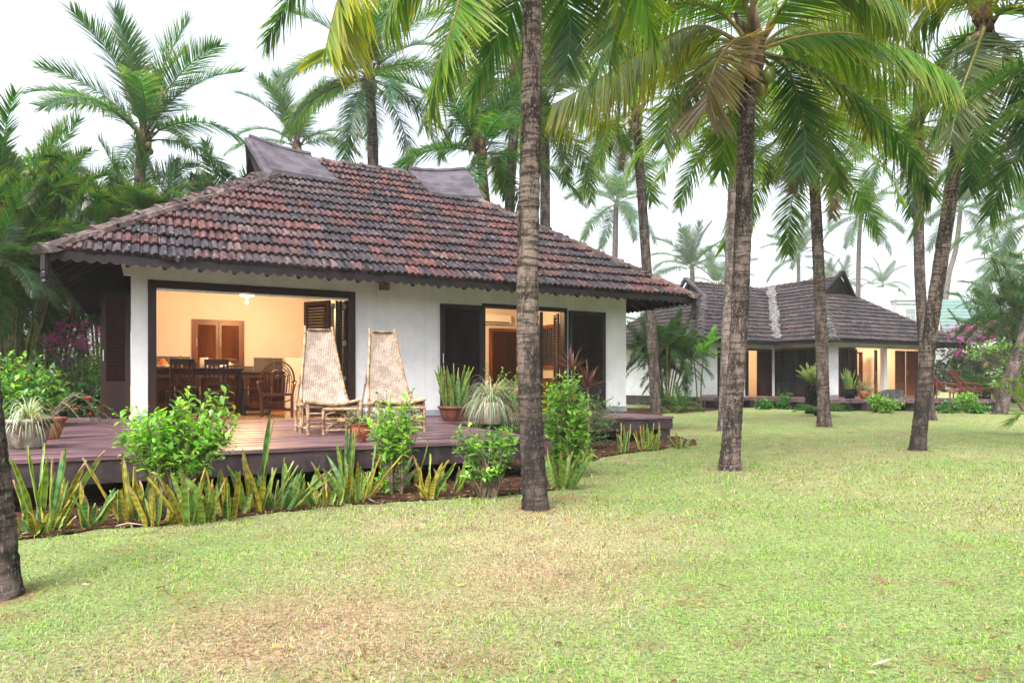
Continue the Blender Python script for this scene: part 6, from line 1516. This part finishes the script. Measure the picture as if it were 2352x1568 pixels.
# ------------------------------------------------------------------ things on and before the far terrace
TG = "pots on the far terrace"
e = empty("potted_plant", G(1952, 914, DECK), 0, "dark pot of tall snake plants beside the orange flower doorway", "potted plant", TG); e.location = P(1952, 914, 27.6); e.location.z = DECK
pot(e, [(0, 0), (.17, 0), (.2, .2), (.22, .38)], m_dark); mb = MB(); snake_mesh(mb, Vector((0, 0, .34)), 26, .85, .16, rp, .1, .09, .2); mb.build("foliage", m_sword, e)
e = empty("potted_plant", (P(1985, 0, 27.4).x, 27.4, DECK), 0, "terracotta pot with sprawling pale twiggy plant on the far terrace", "potted plant", TG)
pot(e, [(0, 0), (.13, 0), (.17, .2), (.19, .3)], m_terra); shrub("", None, [(Vector((.1, 0, .55)), Vector((.55, .3, .3)))], 50, .12, VARI, 61, parent=e, lv=(5, 8), bare=.2)
sb_ = empty("stone_scroll", (P(2045, 0, 26.9).x, 26.9, DECK), math.radians(-12), "dark carved stone scroll seat lying on the far terrace", "stone seat")
m = MB(); n = 28
prof = [(math.cos(2 * PI * i / n), math.sin(2 * PI * i / n)) for i in range(n)]
vs = []
for y in (-.25, .25):
    for c_, s_ in prof:
        x = c_ * .42; z = .19 + s_ * .18 * (1 - .12 * c_) + (.05 * c_ if s_ > 0 else 0); vs.append((x, y, max(z, 0)))
m.add(vs, [tuple(range(n - 1, -1, -1)), tuple(range(n, 2 * n))] + [(i, (i + 1) % n, n + (i + 1) % n, n + i) for i in range(n)]); m.build("body", M("dark_stone", (.03, .03, .034), (.07, .066, .07), 6, .7, .3, .3, 30), sb_, bev=.02)
m = MB(); m.tube([(.24 + (.03 + .008 * k) * math.cos(k * .5), -.262, .2 + (.03 + .008 * k) * math.sin(k * .5)) for k in range(13)], .012, 6); m.build("spiral", bpy.data.materials["dark_stone"], sb_)
m_red = M("red_lacquered_cane", (.09, .02, .016), (.16, .04, .028), 8, .35, .5)
def redchair(x, D, label):
    r = empty("red_lounger", (P(x, 0, D).x, D, DECK), math.radians(-8), label, "lounge chair", "red brown loungers on the far terrace")
    m = MB(); a = [Vector((-.55, 0, 1.08)), Vector((-.2, 0, .62)), Vector((.1, 0, .3)), Vector((.5, 0, .34))]; sp = smoothpts(a, 14)
    for w in (-.27, .27): m.tube([p + Vector((0, w, 0)) for p in sp], .028, 8)
    for p in sp: m.tube([p + Vector((0, -.27, 0)), p + Vector((0, .27, 0))], .018, 6)
    for k in range(7): m.tube([p + Vector((0, -.24 + .08 * k, .012)) for p in sp], .012, 5)
    m.build("slatted_seat", m_red, r)
    for w in (-.29, .29):
        m = MB(); m.tube(smoothpts([(-.2, w, .62), (.15, w, .6), (.42, w, .52), (.45, w, .4), (.3, w, .36)], 14), .026, 8); m.build("armrest", m_red, r)
        for x_ in (-.3, .42): m = MB(); m.tube([(x_, w, 0), (x_, w, .36 if x_ > 0 else .66)], .026, 8); m.build("leg", m_red, r)
    return r
redchair(2163, 27.0, "red brown lounger nearer the leaning trunk"); redchair(2218, 27.0, "red brown lounger with its footstool at the terrace's right end")
ft = empty("footstool", (P(2245, 0, 26.8).x, 26.8, DECK), math.radians(-8), "long low red brown bench in front of the right lounger", "footstool")
m = MB()
for k in range(6): m.tube([(-.6, -.2 + .08 * k, .4), (.6, -.2 + .08 * k, .4)], .02, 6)
m.tube([(-.6, -.22, .4), (-.6, .22, .4)], .03, 6); m.tube([(.6, -.22, .4), (.6, .22, .4)], .03, 6); m.build("top", m_red, ft)
for x in (-.55, .55):
    for y in (-.18, .18): m = MB(); m.tube([(x, y, 0), (x, y, .39)], .028, 7); m.build("leg", m_red, ft)
# cycads
def cycad(label, base, th, L, n, seed, pal='cycad', tr=.16, ages=((80, 62), (60, 20))):
    e = empty("cycad", base, 0, label, "cycad", "cycads near the far terrace"); r = random.Random(seed)
    if th > .05:
        m = MB(); m.tube([(0, 0, -.02), (0, 0, th * .5), (0, 0, th)], [tr, tr * .95, tr * .9], 14)
        for k in range(90): a = k * 2.4; z = th * k / 90; m.bar((tr * .8 * math.cos(a), tr * .8 * math.sin(a), z), (tr * 1.15 * math.cos(a), tr * 1.15 * math.sin(a), z + .03), .07, .03)
        m.build("trunk", m_dark, e)
    mb = MB()
    for i in range(n):
        az_ = i * 2.4 + r.uniform(-.2, .2); f = i / n; e0 = ages[0][0] + (ages[1][0] - ages[0][0]) * f; e1 = ages[0][1] + (ages[1][1] - ages[0][1]) * f
        R = Matrix.Rotation(az_, 3, 'Z'); pts = [R @ p + Vector((0, 0, th)) for p in arc(L * r.uniform(.85, 1.1), e0, e1, 8)]
        add_frond(mb, pts, L * .22, 26, .05, pal if f < .7 else 'dark', seed + i, .022, .5, .1, .014, 2)
    mb.build("fronds", m_frond, e); return e
cycad("cycad with thick dark trunk and pale upright new fronds", G(1866, 950), .95, .75, 26, 5, 'cycad', .22, ((82, 70), (40, 10)))
cycad("low dark cycad at the foot of the thick trunked cycad", G(1880, 955), .08, .8, 18, 6, 'dark', .1, ((40, 0), (20, -20)))
cycad("dark spiky cycad behind the red loungers", Vector((P(2262, 0, 28.6).x, 28.6, 0)), .5, 1.5, 30, 7, 'dark', .2, ((75, 40), (25, -20)))

# ------------------------------------------------------------------ litter, twigs and grass
rl = random.Random(8)
def litter():
    lists = ([], [], []); pts = 0
    xs_, ys_ = bed_xy[:, 0], bed_xy[:, 1]
    while pts < 5200:
        x = rl.uniform(-5, 5.2); y = rl.uniform(4.2, 13.5)
        if not bool(in_bed(np.array([x]), np.array([y]))[0]): continue
        s, t = loc1(x, y)
        if -1.2 < s < 4.0 and t > -4.9: continue
        if t > -1.8: continue
        a = rl.uniform(0, 2 * PI); c = rl.choice(((.15, .07, .04), (.2, .1, .055), (.08, .045, .03), (.26, .17, .1), (.1, .13, .04), (.12, .05, .03), (.3, .24, .17)))
        L = rl.uniform(.02, .055); leaves(lists, Vector((x, y, .016 + rl.uniform(0, .018))), Vector((math.cos(a), math.sin(a), rl.uniform(-.1, .25))), Vector((rl.uniform(-.5, .5), rl.uniform(-.5, .5), 1)), L, L * rl.uniform(.15, .5), c, rl); pts += 1
    o = np_mesh("leaf_litter", np.array([tuple(v) for v in lists[0]]), np.array(lists[1]), np.array(lists[2]), m_litter); tag(o, "reddish brown dry leaf litter scattered over the soil bed", "leaf litter", kind="stuff")
def loc1(x, y): d = Vector((x, y, 0)) - O1; return d.dot(U), d.dot(V)
litter()
def scraps():
    lists = ([], [], [])
    for i in range(420):
        y = 2.4 + 14 * rl.random() ** 1.6; x = rl.uniform(-.8, .8) * y
        if bool(in_bed(np.array([x]), np.array([y]))[0]): continue
        a = rl.uniform(0, 2 * PI); c = rl.choice(((.16, .07, .035), (.24, .13, .07), (.1, .055, .03), (.34, .26, .17), (.4, .25, .05))); L = rl.uniform(.02, .05)
        leaves(lists, Vector((x, y, .014)), Vector((math.cos(a), math.sin(a), rl.uniform(0, .25))), Vector((rl.uniform(-.5, .5), rl.uniform(-.5, .5), 1)), L, L * rl.uniform(.2, .5), c, rl)
    o = np_mesh("leaf_scraps", np.array([tuple(v) for v in lists[0]]), np.array(lists[1]), np.array(lists[2]), m_litter); tag(o, "small brown leaf scraps scattered over the lawn", "leaf litter", kind="stuff")
scraps()
# dry bits lying about, each a thing
def dead_leaf(label, x, y, L, ang, col, name="dead_leaf", cat="dead leaf"):
    lists = ([], [], []); 
    leaves(lists, Vector((0, 0, .02)), Vector((math.cos(ang), math.sin(ang), .05)), Vector((.2, .1, 1)), L, L * .22, col, rl, .5, -.1)
    o = np_mesh(name, np.array([tuple(v) for v in lists[0]]), np.array(lists[1]), np.array(lists[2]), m_litter); o.location = G(x, y); tag(o, label, cat, "dry leaves lying on the lawn")
dead_leaf("pale curled dry leaf on the grass near the bottom right", 2000, 1540, .1, .3, (.3, .24, .2))
dead_leaf("brown dry leaf right of centre on the lawn", 1680, 1357, .09, 2.6, (.12, .05, .03))
dead_leaf("dark dry leaf lying right of the nearest trunk's foot", 1305, 1165, .13, 2.2, (.08, .06, .045))
dead_leaf("brown leaf scrap at the lower right of the lawn", 2265, 1478, .07, .2, (.16, .06, .03))
dead_leaf("yellow fallen leaf beside the striped snake plant", 1425, 1106, .08, .8, (.5, .3, .03))
def twig(label, x0, y0, x1, y1, r, col):
    a, b_ = G(x0, y0), G(x1, y1); m = MB(); m.col = col; d = (b_ - a); m.tube([Vector((0, 0, .02)), d * .35 + Vector((.01, .02, .035)), d * .7 + Vector((-.01, 0, .03)), d + Vector((0, 0, .015))], [r, r * .9, r * .7, r * .4], 6); o = m.build("twig", m_litter); o.location = a; tag(o, label, "twig", "twigs lying on the lawn")
twig("pale fallen stalk on the soil before the front row", 265, 1214, 330, 1210, .006, (.4, .34, .27)); twig("thin dark twig on the grass left of centre", 358, 1358, 390, 1372, .004, (.12, .08, .05))
twig("thin dark twig lying on the grass below the front trunk", 615, 1452, 655, 1448, .003, (.12, .08, .05)); twig("grey stick on soil below the shrub by the lounger", 830, 1152, 862, 1156, .012, (.2, .17, .15))

def grass():
    rng = np.random.RandomState(12); X = []; Y = []
    for (d0, d1, dens) in ((2.2, 3.2, 6500), (3.2, 4.5, 4600), (4.5, 6.5, 2600), (6.5, 9.5, 1000), (9.5, 14, 420), (14, 21, 150), (21, 28, 70)):
        w0, w1 = .82, .82; xm = max(w0, w1) * d1; A = 2 * xm * (d1 - d0); n = int(A * dens); y = rng.uniform(d0, d1, n); x = rng.uniform(-xm, xm, n); k = np.abs(x) < .82 * y; X.append(x[k]); Y.append(y[k])
    x = np.concatenate(X); y = np.concatenate(Y); d_ = (np.stack([x, y], 1) - np.array([O1.x, O1.y])); s = d_ @ np.array([U.x, U.y]); t = d_ @ np.array([V.x, V.y])
    keep = ~(in_bed(x, y) & ((rng.rand(len(x)) > .1) | (s > -1.1) & (s < 4.1) & (t > -5.2) | (t > -1.9))); d2 = (np.stack([x, y], 1) - np.array([O2.x, O2.y])); s2 = d2 @ np.array([U.x, U.y]); t2 = d2 @ np.array([V.x, V.y])
    keep &= rng.rand(len(x)) > .7 * worn(x, y); keep &= ~((s2 > -.6) & (t2 > -1.3)) & (y < 26.3); x = x[keep]; y = y[keep]; n = len(x)
    dry = lawn_fields(x, y); cl = fbm(x, y, 40, 3.3, 4); cl2 = fbm(x, y, 44, 11, 3)
    size = np.clip(y / 4.6, .75, 1.7)
    typ = rng.rand(n); tall = (cl2 > .56) & (cl > .45)
    L = rng.uniform(.011, .028, n) * np.clip(size, 1, 2.2) * np.where(tall, 1.5, 1.0); W = rng.uniform(.0026, .0052, n) * size
    a = rng.uniform(0, 2 * np.pi, n); el = rng.uniform(.15, 1.1, n) + np.where(tall, .15, 0)
    dx, dy, dz = np.cos(a) * np.cos(el), np.sin(a) * np.cos(el), np.sin(el); sx, sy = -np.sin(a), np.cos(a)
    g = np.stack([rng.uniform(.15, .26, n), rng.uniform(.24, .36, n), rng.uniform(.08, .16, n)], 1)
    brt = np.stack([rng.uniform(.17, .27, n), rng.uniform(.33, .44, n), rng.uniform(.03, .07, n)], 1)
    dr = np.stack([rng.uniform(.34, .54, n), rng.uniform(.28, .43, n), rng.uniform(.19, .32, n)], 1); br = np.stack([rng.uniform(.1, .24, n), rng.uniform(.055, .12, n), rng.uniform(.025, .06, n)], 1)
    col = g.copy(); isd = typ < .1 + .65 * dry; col[isd] = dr[isd]; wn_ = worn(x, y); isd |= rng.rand(n) < wn_ * .5; isb = (rng.rand(n) < wn_ * .45) | (rng.rand(n) < (.05 + .16 * dry) * np.clip(7 / y, .25, 1.2)); col[isb] = br[isb]; iy = (~isd) & (rng.rand(n) < np.where(tall, .75, .25)); col[iy] = brt[iy]
    p0 = np.stack([x, y, np.zeros(n)], 1); d = np.stack([dx, dy, dz], 1); sd = np.stack([sx, sy, np.zeros(n)], 1) * W[:, None] * .5
    mid = p0 + d * (L * .55)[:, None]; d3 = d.copy(); d3[:, 2] -= .55; d3 /= np.linalg.norm(d3, axis=1)[:, None]; tip = mid + d3 * (L * .5)[:, None]; tip[:, 2] = np.maximum(tip[:, 2], .003)
    Vv = np.stack([p0 - sd * .7, p0 + sd * .7, mid - sd, mid + sd, tip], 1).reshape(-1, 3); k = np.arange(n)[:, None] * 5
    Ff = np.concatenate([k + np.array([[0, 1, 3]]), k + np.array([[0, 3, 2]]), k + np.array([[2, 3, 4]])], 0); col = col * rng.uniform(.6, 1.35, n)[:, None]; Cc = np.repeat(col, 5, 0)
    o = np_mesh("grass", Vv, Ff, Cc, m_grassblade); tag(o, "short trampled green and straw coloured grass blades", "grass", kind="stuff"); print("grass blades", n)
grass()

# ------------------------------------------------------------------ air
hz = MB(); hz.box(-240, 240, -14, 262, -1.0, 45)
mh = bpy.data.materials.new("haze_air"); mh.use_nodes = True; nt = mh.node_tree; nt.nodes.remove(nt.nodes["Principled BSDF"])
pv = nt.nodes.new("ShaderNodeVolumePrincipled"); pv.inputs["Color"].default_value = (.93, .96, 1, 1); pv.inputs["Density"].default_value = .0008; pv.inputs["Anisotropy"].default_value = .2
nt.links.new(pv.outputs[0], nt.nodes["Material Output"].inputs["Volume"])
ho = hz.build("haze", mh); tag(ho, "thin pale haze filling the air over the garden", "haze", kind="stuff")
